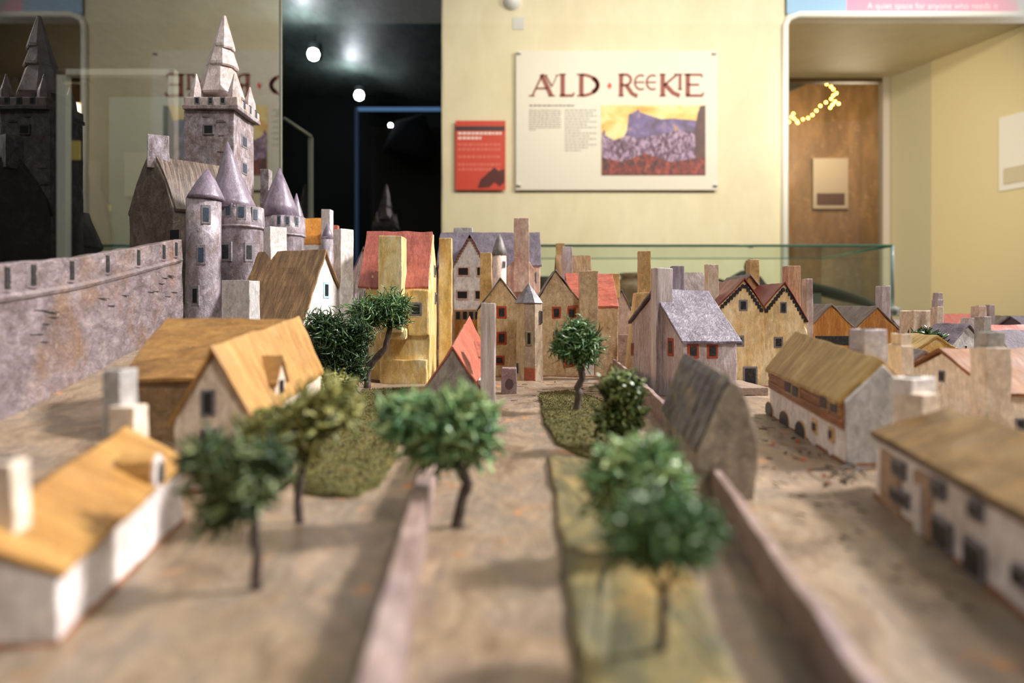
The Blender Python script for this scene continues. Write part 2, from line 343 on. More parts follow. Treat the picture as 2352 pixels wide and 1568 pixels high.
pts = [Vector((XN-.012, YW-.006, FL)), Vector((XN-.010, YW-.006, ZN-.06)), Vector((XN+.012, YW-.006, ZN-.015)), Vector((XN+.07, YW-.006, ZN+.006)), Vector((5.1, YW-.006, ZN+.006))]
o = tube('trim_1', pts, [.02]*5, M_trim, None, 10); struct(o)
struct(box('floor', -5.5, 5.5, -3.2, 8.5, FL-.05, FL, M_floor))
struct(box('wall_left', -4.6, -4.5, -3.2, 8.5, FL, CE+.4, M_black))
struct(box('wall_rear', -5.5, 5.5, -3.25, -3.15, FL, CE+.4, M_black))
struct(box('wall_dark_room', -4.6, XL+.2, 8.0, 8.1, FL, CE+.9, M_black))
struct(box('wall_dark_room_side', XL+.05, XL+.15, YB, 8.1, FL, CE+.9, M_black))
# vaulted dark ceiling with brush ribs, catching the two modelled lamp reflections
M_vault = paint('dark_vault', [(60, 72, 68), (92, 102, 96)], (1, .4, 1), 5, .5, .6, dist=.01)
rings = []
for y in (3.2, 8.05):
    rings.append([Vector((-4.5+i*(4.5+XL)/10, y, 2.52+.12*math.sin(math.pi*i/10))) for i in range(11)]+[Vector((-4.5+i*(4.5+XL)/10, y, 3.1)) for i in range(10, -1, -1)])
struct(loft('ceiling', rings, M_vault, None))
M_reflected_lamp = plain('reflected_lamp_glow', (255, 255, 255), .5, emit=(245, 248, 255), es=22)
for nm, px, py, d, r, e in (('reflected_lamp', 720, 125, 6.0, .052, 5), ('reflected_lamp', 825, 219, 7.2, .050, 4), ('reflected_lamp', 897, 288, 7.7, .024, 0)):  # mirrored ceiling spotlights, modelled as lamps standing in the dark room
    c = P(px, py, d); lab = {720: 'large bright spotlight reflection modelled in the dark room by the tower', 825: 'second bright spotlight reflection modelled above the blue-lit frame', 897: 'small faint lamp reflection modelled inside the blue-lit frame'}[px]
    t = thing(nm, lab, 'lamp', c)
    lathe('bulb', c.x, c.y, [(r*.2, c.z-r), (r*.75, c.z-r*.7), (r, c.z), (r*.75, c.z+r*.7), (r*.2, c.z+r)], M_reflected_lamp, t, 16)
    lathe('housing', c.x, c.y+r*.9, [(r*1.2, c.z-r*.5), (r*1.2, c.z+r*2.0), (r*.3, c.z+r*2.4)], M_black, t, 16)
    tube('stem', [Vector((c.x, c.y+r*.9, c.z+r*2)), Vector((c.x, c.y+r*.9, c.z+.2))], [.004, .004], plain('stem_black', (6, 7, 7), 1.0, spec=0), t, 6)
    if e:
        l = bpy.data.lights.new('lamp_light', 'POINT'); l.energy = e; l.color = (.86, .93, 1); l.shadow_soft_size = .05  # point light added at the modelled lamp reflection
        lo = bpy.data.objects.new('lamp_light', l); COL.objects.link(lo); lo.location = (-.05, -.22, .08); lo.parent = t
# blue-lit frame and a showcase standing in for reflected case edges, in the dark room
M_blue = plain('blue_edge_light', (30, 44, 60), .4, emit=(96, 140, 190), es=.28)
d = 5.2; t = thing('glass_cabinet', 'tall dark cabinet with a glowing blue edge in the dark room', 'cabinet', (Xp(820, d), d, FL))
box('top_rail', Xp(820, d), Xp(1012, d), d, d+.03, Zp(253, d), Zp(246, d), M_blue, t)
box('post', Xp(815, d), Xp(822, d), d, d+.03, FL, Zp(246, d), plain('blue_post', (26, 36, 50), .4, emit=(60, 96, 140), es=.07), t)
box('back_panel', Xp(822, d), Xp(1012, d), d+.5, d+.52, FL, Zp(250, d), plain('cabinet_back', (30, 30, 28), .8), t)
tube('drape', [P(975, 265, d+.3), P(950, 300, d+.3), P(935, 360, d+.3)], [.02, .16, .2], plain('drape_dark', (16, 18, 30), .9), t, 10)
d = 2.7; t = thing('reflected_showcase', 'showcase modelled for the pale grey reflected case edges in the dark doorway', 'showcase', (Xp(700, d), d, FL))
M_edge = plain('reflected_case_edge', (126, 134, 122), .4)
box('post', Xp(708, d), Xp(717, d), d, d+.012, FL, Zp(314, d), M_edge, t)  # reflected case edge modelled as a post
tube('reflected_rail', [P(653, 272, d-.25), P(714, 313, d)], [.006, .006], M_edge, t, 6)
box('plinth', Xp(640, d), Xp(717, d), d, d+.6, FL, Zp(700, d), M_black, t)

# ------------------------------------------------------------------ display case round the model
AX = -.452; YC = 1.335
case = thing('display_case', 'large glass case enclosing the model town', 'display case', (0, .6, FL))
M_gl = glass('case_glass', (.90, .93, .91, 1), 1.4); M_gb = glass('case_glass_back', (.95, .965, .955, 1), 1.15)
mk('glass_pane', [Vector((AX, .02, -.03)), Vector((AX, YC, -.03)), Vector((AX, YC, 1.1)), Vector((AX, .02, 1.1))], [(0, 1, 2, 3)], M_gl, case)
mk('glass_pane', [Vector((AX, YC, -.03)), Vector((1.5, YC, -.03)), Vector((1.5, YC, 1.1)), Vector((AX, YC, 1.1))], [(0, 1, 2, 3)], M_gb, case)
box('corner_strip', AX-.003, AX+.002, YC-.004, YC+.002, -.03, 1.1, plain('glass_edge', (150, 152, 140), .25), case)
box('plinth', AX-.01, 1.51, .04, YC+.01, FL, -.031, plain('plinth_dark', (52, 46, 40), .6), case)

# ------------------------------------------------------------------ ground board
bm = bmesh.new(); nx, ny = 150, 150; grid = []
for j in range(ny+1):
    y = .05+(YC-.06)*(j/ny)**1.5; row = []
    for i in range(nx+1):
        x = (AX+.006)+(1.48-AX)*(i/nx)
        z = gz(x, y)+.0011*noise.noise(Vector((x*35, y*22, 0)))+.0005*noise.noise(Vector((x*140, y*90, 4)))
        row.append(bm.verts.new((x, y, z)))
    grid.append(row)
for j in range(ny):
    for i in range(nx): bm.faces.new((grid[j][i], grid[j][i+1], grid[j+1][i+1], grid[j+1][i]))
low = [bm.verts.new((v.co.x, v.co.y, -.03)) for v in (grid[0][0], grid[0][nx], grid[ny][nx], grid[ny][0])]
bm.faces.new(low[::-1])
for a, b, side in ((0, 1, [grid[0][i] for i in range(nx+1)]), (1, 2, [grid[j][nx] for j in range(ny+1)]), (2, 3, [grid[ny][i] for i in range(nx, -1, -1)]), (3, 0, [grid[j][0] for j in range(ny, -1, -1)])):
    bm.faces.new([low[b], low[a]][::1]+side)
me = bpy.data.meshes.new('model_base'); bmesh.ops.recalc_face_normals(bm, faces=bm.faces[:]); bm.to_mesh(me); bm.free()
for p in me.polygons: p.use_smooth = len(p.vertices) == 4
tag(link('terrain_board', me, M_ground), 'brown painted board with streets that the whole model town stands on', 'model base')

def lawn(name, pxs, mat, label, th=.0016, tuft=0):
    base = [G(x, y) for x, y in pxs]; c = sum(base, Vector())/len(base)
    ring = []
    n = len(base)
    for i in range(n):
        a, b = base[i], base[(i+1) % n]
        for k in range(6):
            q = a.lerp(b, k/6); q = q+Vector((noise.noise(q*180), noise.noise(q*180+Vector((9, 9, 9))), 0))*.0022; ring.append(q)
    rings = [ring]+[]
    root = thing(name, label, 'lawn', (c.x, c.y, 0))
    bm = bmesh.new(); im = inv_of(root); prev = None
    levels = [(1.0, -.001), (1.0, th*.7)]+[(s, th) for s in (.96, .85, .7, .55, .4, .25, .1)]
    for s, z in levels:
        cur = []
        for q in ring:
            p = c.lerp(q, s); p.z = z+(0 if z < 0 else gz(p.x, p.y)+.0007*noise.noise(p*160)+.0004*noise.noise(p*420)); cur.append(bm.verts.new(im @ p))
        if prev:
            for i in range(len(cur)): bm.faces.new((prev[i], prev[(i+1) % len(cur)], cur[(i+1) % len(cur)], cur[i]))
        prev = cur
    bm.faces.new(prev); me = bpy.data.meshes.new('turf'); bm.to_mesh(me); bm.free()
    for p in me.polygons: p.use_smooth = True
    link('turf', me, mat, root)
    if tuft:
        V, F = [], []
        xs = [q.x for q in ring]; ys = [q.y for q in ring]
        def inside(x, y):
            r = False; j = len(ring)-1
            for i in range(len(ring)):
                if (ring[i].y > y) != (ring[j].y > y) and x < (ring[j].x-ring[i].x)*(y-ring[i].y)/(ring[j].y-ring[i].y)+ring[i].x: r = not r
                j = i
            return r
        k = 0
        while k < tuft:
            x, y = R.uniform(min(xs), max(xs)), R.uniform(min(ys), max(ys))
            if not inside(x, y): continue
            k += 1; s = R.uniform(.0005, .0011); a = R.uniform(0, 6.28); z = gz(x, y)+th-.0003; i = len(V)
            V += [Vector((x+s*math.cos(a+t), y+s*math.sin(a+t), z)) for t in (0, 2.1, 4.2)]+[Vector((x+R.uniform(-s, s), y+R.uniform(-s, s), z+R.uniform(.0005, .0016)))]
            F += [(i, i+1, i+3), (i+1, i+2, i+3), (i+2, i, i+3)]
        o = mk('grass_tufts', V, F, mat, root); o['kind'] = 'stuff'
    return root
lawn('moss_lawn', [(835, 898), (942, 893), (925, 985), (905, 1060), (870, 1120), (815, 1142), (690, 1135), (668, 1105), (744, 1012)], M_moss, 'dark green mossy lawn by the yellow thatched cottage', .0016, 5000)
lawn('moss_lawn', [(1237, 908), (1300, 900), (1400, 925), (1428, 985), (1432, 1062), (1350, 1062), (1282, 1022), (1252, 975)], M_moss, 'mossy green lawn under the lone upright tree', .002, 4200)
lawn('painted_lawn', [(1258, 1052), (1330, 1058), (1445, 1072), (1520, 1200), (1590, 1330), (1690, 1568), (1760, 1760), (1345, 1760), (1325, 1568), (1290, 1290), (1272, 1130)], M_moss2, 'long painted strip of yellow-green grass beside the street', .0022)

# ------------------------------------------------------------------ castle
zc = .054
# keep
d = .78; hx0, hx1 = Xp(419, d), Xp(538, d); dk = .062
keep = thing('castle_keep', 'tall square castle tower with stepped stone spire and four pinnacles', 'model castle', ((hx0+hx1)/2, d+dk/2, zc))
zt = Zp(252, d)
V = boxv(hx0, hx1, d, d+dk, zc-.003, zt, .97); mk('tower_walls', V, BOXF, M_keep, keep, .0012, .0008, .006)
bx0, bx1 = Xp(426, d), Xp(546, d)
zb0, zb1 = Zp(250, d), Zp(224, d)
box('parapet', bx0-.001, bx1+.001, d-.003, d+dk+.003, zb0, zb1, M_spire, keep, .0012, .0006, .006)
box('parapet_ledge', bx0-.002, bx1+.002, d-.004, d+dk+.004, zb0-.001, zb0+.0035, M_keep, keep, .0008, .0004, .008)
pf = (Vector((0, d-.003, 0)), Vector((0, -1, 0))); pr = (Vector((bx1+.001, 0, 0)), Vector((1, 0, 0)))
for x in (453, 484, 512): window(keep, pf, x, 231, 13, 17, M_grey, M_pane, .55, name='crenel', pane='slot')
for y, z in ((.797, .5), (.815, .5), (.833, .5)):
    c = Vector((bx1+.001, y, (zb0+zb1)/2+.003)); Vv, Ff = prismv(c, Vector((0, 1, 0)), Vector((1, 0, 0)), outl(.0025, .0045), -.001, .0006)
    mk('crenel', Vv, Ff, M_panebl, keep)
cx, cy = (hx0+hx1)/2+.001, d+dk/2
sp = [(222, 50, 152, 30), (156, 34, 108, 20.5), (112, 24, 37, 4)]
for i, (y0, r0, y1, r1) in enumerate(sp):
    dd = cy; s = dd/K
    lathe('spire_tier', cx+(0.002*i), cy, [(r0*s*.98, Zp(y0, dd)-.002), (r0*s*1.04, Zp(y0, dd)), (r0*s, Zp(y0, dd)+.003), (r1*s, Zp(y1, dd))], M_spire, keep, 8, .0007, False, .39)
for (x, y) in ((bx0+.009, d+.008), (bx1-.007, d+.008), (bx1-.007, d+dk-.008), (bx0+.009, d+dk-.008)):
    h = Zp(164, d)-zb1
    lathe('pinnacle', x, y, [(.0078, zb1-.001), (.0066, zb1+.010), (.0038, zb1+h*.62), (.0008, zb1+h)], M_spire, keep, 6, .0005, False, .6)
kf = (Vector((0, d, 0)), Vector((0, -1, 0))); kr = (Vector((hx1-.0007, 0, 0)), Vector((1, 0, 0)))
window(keep, kf, 479, 297, 26, 25, M_grey, M_dark, .7)
for y in (325, 386, 446): 
    w = Zp(y, .81); c = Vector((hx1-.0008, .811, w)); Vv, Ff = prismv(c, Vector((0, 1, 0)), Vector((1, 0, 0)), outl(.0082, .0075), -.002, .0008)
    f = mk('window', Vv, Ff, M_grey, keep, .0005); Vv, Ff = prismv(c, Vector((0, 1, 0)), Vector((1, 0, 0)), outl(.005, .005), -.001, .0013)
    p = mk('pane', Vv, Ff, M_panebl, None); p.data.transform(inv_of(keep)); p.parent = f
# painted stone joints: short proud strokes on the two lit faces
V, F = [], []
def stroke3(c, u, n, w, h=.00026):
    v, f = prismv(c, u, n, outl(w/2, h), -.0004, .0003); k = len(V); V.extend(v); F.extend([tuple(i+k for i in q) for q in f])
for i in range(46):
    y = R.uniform(d+.006, d+dk-.006); z = R.uniform(zc+.09, zt-.006); q = Vector((hx1-.0006-.0004*(z-zc)/.2, y, z))
    stroke3(q, Vector((0, 1, 0)), Vector((1, 0, 0)), R.uniform(.004, .009))
    if R.random() < .7: stroke3(q+Vector((0, R.uniform(-.003, .003), -.003)), Vector((0, 1, 0)), Vector((1, 0, 0)), .0007, .003)
for i in range(26):
    q = Vector((R.uniform(hx0+.006, hx1-.008), d-.0002, R.uniform(zc+.11, zt-.006)))
    stroke3(q, Vector((1, 0, 0)), Vector((0, -1, 0)), R.uniform(.006, .014))
mk('stone_joints', V, F, paint('joint_paint', [(104, 92, 96), (124, 112, 116)], scale=300), keep)['kind'] = 'stuff'

# hall with curved gable
A = Vector((Xp(345, .715), .715)); B = A+Vector((.047, .044))
hall = house_root('castle_hall', 'dark castle hall with curved gable, chimney and striped brown roof', A, B, zc, cat='model castle')
dv = (B-A).normalized(); rv = Vector((dv.y, -dv.x))
def hp(C, xpx, py, dd=.715):
    x = (xpx-345)*dd/K; return Vector((C.x+rv.x*x*1.12, C.y+rv.y*x*.55, Zp(py, dd)))
prof = [(256, 700), (256, 485), (266, 455), (290, 415), (322, 376), (345, 362), (372, 378), (398, 412), (420, 450), (436, 480), (440, 700)]
loft('walls', [[hp(A, *q) for q in prof], [hp(B, *q) for q in prof]], M_hall, hall, .0008, .001, .007)
rp = [(362, 360), (380, 380), (405, 415), (425, 450), (443, 484), (440, 490), (420, 458), (399, 420), (376, 387), (358, 366)]
A2 = A+dv*.001; B2 = B+dv*.012
loft('roof', [[hp(A2, x+2, y) for x, y in rp], [hp(B2, x+2, y) for x, y in rp]], M_hroof, hall, .0004, .0005, .006)
loft('roof_slope', [[hp(A2, 690-x-2, y) for x, y in rp[::-1]], [hp(B-dv*.012, 690-x-2, y) for x, y in rp[::-1]]], M_hroof, hall, .0004, .0005, .006)
chimney(hall, 330, 376, 308, .712, Zp(385, .71), M_keep, .018, .5)
window(hall, (Vector((A.x, A.y-.004, 0)), Vector((-dv.x*.5, -1, 0)).normalized()), 402, 538, 24, 26, M_hall, M_dark, .8)

def round_tower(name, label, px, d, prof, conep, mat, wins, ring=None, cone_px=None, lean=(0, 0), cat='model castle', conem=None, root=None, seg=28):
    cx = Xp(px, d); s = d/K
    t = root or thing(name, label, cat, (cx, d, zc))
    zb = t.location.z-.002
    pr_ = [(prof[-1][0]*s, zb)]+[(r*s, Zp(y, d)) for r, y in prof[::-1]]
    lathe('drum', cx, d, pr_, mat, t, seg, .0006)
    if conep:
        ccx = Xp(cone_px or px, d)
        lathe('cone_roof', ccx, d, [(conep[0][0]*s*.9, Zp(conep[0][1], d)-.001)]+[(r*s, Zp(y, d)) for r, y in conep], conem or M_slate, t, seg, .0005, True, 0, lean)
    for (az, y, w, h, fm, pm) in wins:
        r = None
        yy = [q for q in prof]
        for (ra, ya), (rb, yb) in zip(prof[:-1], prof[1:]):
            if ya <= y <= yb: r = ra+(rb-ra)*(y-ya)/max(1, yb-ya)
        r = (r or prof[-1][0])*s; n = Vector((math.sin(az), -math.cos(az), 0)); c = Vector((cx, d, Zp(y, d)))+n*r*.995; u = Vector((n.y*-1, n.x, 0))
        Vv, Ff = prismv(c, u, n, outl(w*s/2, h*s/2), -.003, .0006); f = mk('window', Vv, Ff, fm, t, .0004, .0002)
        Vv, Ff = prismv(c, u, n, outl(w*s*.27, h*s*.34), -.002, .0011); p = mk('pane', Vv, Ff, pm, None); p.data.transform(inv_of(t)); p.parent = f
    if ring:
        for (r, y, th) in ring: lathe('string_course', cx, d, [(r*s*.93, Zp(y, d)-th), (r*s, Zp(y, d)-th*.5), (r*s, Zp(y, d)+th*.5), (r*s*.93, Zp(y, d)+th)], mat, t, seg, .0003)
    return t
round_tower('castle_turret', 'slender round castle turret with low purple cone beside the curtain wall', 468, .655, [(37, 458), (38, 560), (39, 740)],
    [(41, 458), (38, 450), (20, 415), (2, 388)], M_castle, [(.55, 497, 20, 44, M_grey, M_panebl), (.28, 588, 20, 46, M_grey, M_panebl), (-.05, 680, 18, 46, M_grey, M_dark)], cone_px=472, lean=(.002, 0))
round_tower('castle_round_tower', 'broad round castle tower with tall lilac cone and blue slots', 552, .70, [(52, 478), (54, 518), (50, 530), (50, 740)],
    [(58, 482), (50, 462), (26, 400), (12, 358), (1.5, 326)], M_castle, [(-.12, 490, 18, 32, M_grey, M_panebl), (.42, 494, 20, 34, M_grey, M_panebl), (1.0, 497, 16, 34, M_grey, M_panebl), (-.3, 582, 34, 44, M_grey, M_pane), (.75, 582, 20, 44, M_grey, M_pane)],
    [(55, 524, .0016)], cone_px=532, lean=(-.004, 0))
round_tower('castle_far_tower', 'round castle tower with dark slate cone and small second cone', 652, .84, [(47, 500), (48, 540), (45, 548), (45, 640)],
    [(46, 500), (36, 470), (18, 425), (1.5, 386)], M_castle, [(.1, 512, 9, 24, M_grey, M_panebl), (.5, 512, 9, 24, M_grey, M_panebl), (.95, 512, 9, 24, M_grey, M_panebl), (-.1, 562, 16, 28, M_grey, M_pane)], [(49, 542, .0018)], cone_px=642)
t = [o for o in COL.objects if o.name == 'castle_far_tower'][0]
lathe('small_cone', Xp(681, .86), .86, [(17*.86/K, Zp(505, .86)), (16*.86/K, Zp(497, .86)), (8*.86/K, Zp(470, .86)), (.0006, Zp(444, .86))], M_slate, t, 14, .0004)
A = Vector((Xp(592, .86), .86)); B = Vector((Xp(625, .93), .93))
h = house_root('castle_lodge', 'small brown-roofed castle lodge behind the keep with stubby chimney', A, B, zc, cat='model castle')
gable(h, A, B, (.04, .04), (.16, .16), (.16, .16), (.205, .205), M_castle, M_hroof)
chimney(h, 597, 626, 388, .88, .18, M_keep, .014)
# curtain wall
wp = [(.17, 905), (.26, 655), (.36, 605), (.44, 590), (.53, 567), (.62, 548)]
xs = {.17: -.248, .26: -.26, .36: Xp(0, .36), .44: -.279, .53: -.290, .62: Xp(418, .62)}
ztop = {.17: .088, .26: .091}
curt = thing('castle_wall', 'long lavender curtain wall with painted slots running up to the castle', 'model wall', (xs[.36], .36, gz(xs[.36], .36)))
rings = []
for (y, py) in wp:
    x = xs[y]; z1 = ztop.get(y, Zp(py, y)); rings.append([Vector((x-.009, y, gz(x, y)-.006)), Vector((x+.002, y, gz(x, y)-.004)), Vector((x, y, z1)), Vector((x-.007, y, z1))])
loft('wall_body', rings, M_wallc, curt, .0008, .0009, .008)
def wall_at(y):
    ys = sorted(xs)
    for a, b in zip(ys[:-1], ys[1:]):
        if a <= y <= b:
            k = (y-a)/(b-a); za = ztop.get(a, Zp(dict(wp)[a], a)); zb_ = ztop.get(b, Zp(dict(wp)[b], b)); return xs[a]+(xs[b]-xs[a])*k, za+(zb_-za)*k
V, F = [], []
for i in range(24):
    y = .30+.316*i/23; x, z = wall_at(y); V += [Vector((x+.0018, y, z-.0205)), Vector((x+.0026, y, z-.0185)), Vector((x+.0010, y, z-.0165)), Vector((x-.002, y, z-.0185))]
    if i: k = 4*i; F += [(k-4+a, k-4+(a+1) % 4, k+(a+1) % 4, k+a) for a in range(4)]
mk('string_course', V, F, M_wallc, curt)
for px in (10, 70, 160, 242, 314, 372, 400):
    # parapet slots: painted notch hanging from the top edge
    y = None; best = 9
    for i in range(200):
        yy = .3+.315*i/199; x, z = wall_at(yy); e = abs(CX+x*K/yy-px)
        if e < best: best, y = e, yy
    x, z = wall_at(y); c = Vector((x+.0002, y, z-.0088)); Vv, Ff = prismv(c, Vector((0, 1, 0)), Vector((1, 0, 0)), outl(.0048, .0068), -.002, .0008); f = mk('crenel', Vv, Ff, M_wallc, curt, .0006)
    Vv, Ff = prismv(c+Vector((0, .001, .001)), Vector((0, 1, 0)), Vector((1, 0, 0)), outl(.0018, .0058), -.002, .0013); p = mk('slot', Vv, Ff, M_pane, None); p.data.transform(inv_of(curt)); p.parent = f
V, F = [], []
for i in range(18):
    y = R.choice((R.uniform(.46, .52), R.uniform(.38, .42), R.uniform(.55, .6))); x, z = wall_at(y); stroke3(Vector((x+.0012, y, z-R.uniform(.028, .05))), Vector((0, 1, 0)), Vector((1, 0, 0)), R.uniform(.006, .016), .00025)
mk('painted_joints', V, F, M_pane, curt)['kind'] = 'stuff'

# ------------------------------------------------------------------ left houses
# white foreground cottage
A = Vector((-.113, .141)); B = Vector((-.1285, .228))
h = house_root('white_cottage', 'long white cottage with orange-ochre roof, arched dormer and two chimneys', A, B)
pl = gable(h, A, B, (.035, .035), (.0145, .0195), (.0145, .0195), (.0232, .0305), M_white, M_ochre, over=.0012, t=.0018)
chimney(h, 232, 318, 850, .232, .026, M_greyw, .012)
box('chimney_base', Xp(250, .230), Xp(310, .230), .2295, .239, .024, Zp(935, .23), M_cream, h, .0006, .0005, .006)
chimney(h, -60, 76, 1062, .148, .014, M_cream, .006)
# arched dormer on the right eave
e = (B-A).normalized(); rr_ = Vector((e.y, -e.x)); nrm = Vector((rr_.x, rr_.y, 0))
c0 = Vector((A.x+e.x*.062+rr_.x*.0178, A.y+e.y*.062+rr_.y*.0178, .0215)); u = Vector((e.x, e.y, 0))
ar = [(-.005, -.004), (.005, -.004), (.005, .001), (.0038, .0048), (0, .0068), (-.0038, .0048), (-.005, .001)]
Vv, Ff = prismv(c0, u, nrm, [(x*1.08, y*1.05) for x, y in ar], -.010, -.0004); dm = mk('dormer', Vv, Ff, M_ochre, h, .0004, .0003)
Vv, Ff = prismv(c0, u, nrm, ar, -.003, .0006); q = mk('dormer_front', Vv, Ff, M_white, None, .0004, .0003); q.data.transform(inv_of(h)); q.parent = dm
Vv, Ff = prismv(c0, u, nrm, [(x*.5, y*.62+.0004) for x, y in ar], -.001, .0011); p = mk('pane', Vv, Ff, M_pane, None); p.data.transform(inv_of(h)); p.parent = dm
def skirt(root, pts, wdt=.0022):
    V = []; n = len(pts); F = []
    c = sum((Vector(p) for p in pts), Vector((0, 0)))/n
    for p in pts:
        q = Vector(p); o = (q-c).normalized(); z = gz(q.x, q.y)
        V += [Vector((q.x+o.x*wdt, q.y+o.y*wdt, z-.001)), Vector((q.x+o.x*wdt*.6, q.y+o.y*wdt*.6, z+.0011)), Vector((q.x-o.x*.003, q.y-o.y*.003, z+.0013))]
    for i in range(n):
        a, b = 3*i, 3*((i+1) % n); F += [(a, b, b+1, a+1), (a+1, b+1, b+2, a+2)]
    mk('clay_seam', V, F, M_skirt, root, 0, .0006, .006, 200)
def corners(A, B, w):
    d_ = (B-A).normalized(); r_ = Vector((d_.y, -d_.x)); return [A-r_*w[0]/2, A+r_*w[0]/2, B+r_*w[1]/2, B-r_*w[1]/2]
skirt(h, corners(A, B, (.035, .035)))
# yellow thatched house with cross wing
A = Vector((Xp(492, .27), .27)); B = Vector((Xp(686, .40), .40))
h = house_root('thatched_house', 'yellow thatched house with grey gable, dormer and cross wing', A, B)
pl = gable(h, A, B, (.030, .026), (.0285, .037), (.0285, .037), (.0552, .0665), M_cream, M_ochre, over=.0025)
f = pl('near'); window(h, f, 478, 925, 34, 62, M_grey, M_dark, .55); window(h, f, 478, 1008, 36, 50, M_grey, M_dark, .6)
A3 = Vector((-.202, .402)); B3 = Vector((-.132, .398))
gable(h, A3, B3, (.088, .086), (.036, .036), (.035, .036), (.0655, .0645), paint('olive_wall', [(112, 88, 54), (140, 112, 76), (158, 130, 94)], scale=60), M_ochre2, wn='wing_walls', rn='wing_roof', zb=.004)
e = (B-A).normalized(); rr_ = Vector((e.y, -e.x)); nrm = Vector((rr_.x, rr_.y, 0)); u = Vector((e.x, e.y, 0))
c0 = Vector((A.x+e.x*.043+rr_.x*.0130, A.y+e.y*.043+rr_.y*.0130, .0365))
ar = [(-.0085, -.010), (.0085, -.010), (.0085, .003), (0, .0125), (-.0085, .003)]
Vv, Ff = prismv(c0, u, nrm, ar, -.012, .001); dm = mk('dormer', Vv, Ff, M_cream, h, .0005, .0004)
Vv, Ff = prismv(c0+Vector((0, 0, -.001)), u, nrm, outl(.0032, .0045), -.001, .0016); p = mk('pane', Vv, Ff, M_dark, None); p.data.transform(inv_of(h)); p.parent = dm
rf = [(-.0100, .0012), (0, .0128), (.0100, .0012), (.0100, .0028), (0, .0148), (-.0100, .0028)]
Vv, Ff = prismv(c0, u, nrm, rf, -.013, .002); q = mk('dormer_roof', Vv, Ff, M_ochre2, None, .0002); q.data.transform(inv_of(h)); q.parent = dm
skirt(h, corners(A, B, (.030, .026)))
# brown-roofed white house
A = Vector((Xp(752, .66), .655)); B = Vector((Xp(612, .68), .672))
h = house_root('brown_roofed_house', 'white house with steep streaked brown roof and three pale chimneys', A, B, .012)
pl = gable(h, A, B, (.088, .088), (.061, .061), (.066, .066), (.1285, .1275), M_white, M_brown, over=.003, t=.0035, ridge_off=(-.004, -.004))
window(h, pl('near'), 749, 666, 13, 38, paint('pale_blue', [(150, 196, 210), (180, 214, 224)], scale=300), M_dark, .55)
chimney(h, 768, 802, 525, .675, .0, M_white, .0150, .72)
chimney(h, 604, 645, 520, .662, .07, M_white, .0180, .72)
chimney(h, 508, 598, 643, .575, .0, M_greyw, .022, -.05)
# orange-roofed house behind castle
A = Vector((Xp(690, .93), .95)); B = Vector((Xp(740, .93), .95))
h = house_root('orange_roofed_house', 'small house with bright orange roof and white chimney below the castle', A, B, .04)
gable(h, A, B, (.05, .05), (Zp(560, .93),)*2, (Zp(560, .93),)*2, (Zp(505, .95),)*2, M_white, paint('orange_roof', [(186, 118, 34), (206, 138, 48)], (.5, 1.5, .5), 90))
chimney(h, 737, 766, 480, .915, .1, M_white, .016)
round_tower('', '', 752, .89, [(13, 545), (14, 620)], [(14, 548), (10, 535), (1, 512)], M_castle, [], root=h, conem=M_slate)
box('red_cap', Xp(762, .93), Xp(775, .93), .93, .94, .1, Zp(517, .93), M_coral, h, .0005)
# slim purple gable left of the red roof
A = Vector((Xp(838, .80), .79)); B = Vector((Xp(842, .88), .88))
h = house_root('slate_house', 'narrow slate-roofed house squeezed behind the tall yellow house', A, B)
gable(h, A, B, (.024, .024), (Zp(628, .79),)*2, (Zp(640, .79),)*2, (Zp(570, .79),)*2, M_lavw, M_purple)

# tall yellow house with red roof
d = .695; A = Vector((Xp(858, .735), .735)); B = Vector((Xp(985, d)+.0005, .735))
h = house_root('yellow_tower_house', 'tall yellow house with dull red roof and broad front chimney breast', A, B)
pl = gable(h, A, B, (.078, .078), (.097, .097), (.097, .097), (.1575, .1565), M_yel, M_redr, over=.0012, t=.0022, rend=(-.0075, -.0012), bev=.001)
chimney(h, 868, 935, 541, .676, .052, M_yel, .04)
box('corbel', Xp(872, .680), Xp(932, .680), .680, .70, .045, .056, M_yel, h, .002, .0008, .006)
chimney(h, 1008, 1040, 546, .76, .0, M_yel, .014)
box('plinth', Xp(872, .688), Xp(980, .688), .688, .71, -.002, Zp(826, .69), M_yel, h, .0012, .0008, .006)
f = pl('right'); window(h, f, 955, 710, 30, 33, M_grey, M_pane, .62)
box('upper_bay', Xp(936, .69), Xp(985, .69), .691, .70, Zp(770, .69), Zp(664, .69), M_yel, h, .002, .0008, .006)
window(h, (Vector((0, .691, 0)), Vector((0, -1, 0))), 955, 710, 30, 33, M_grey, M_pane, .62)
gf = pl('far')
for y_, z_ in ((.742, .117), (.75, .088)):
    c = Vector((B.x+.0003, y_, z_)); Vv, Ff = prismv(c, Vector((0, 1, 0)), Vector((1, 0, 0)), outl(.006, .0062), -.001, .0007); w = mk('window', Vv, Ff, M_grey, h, .0003)
    Vv, Ff = prismv(c, Vector((0, 1, 0)), Vector((1, 0, 0)), outl(.0036, .004), -.001, .0011); p = mk('pane', Vv, Ff, M_pane, None); p.data.transform(inv_of(h)); p.parent = w
skirt(h, corners(A, B, (.078, .078)))

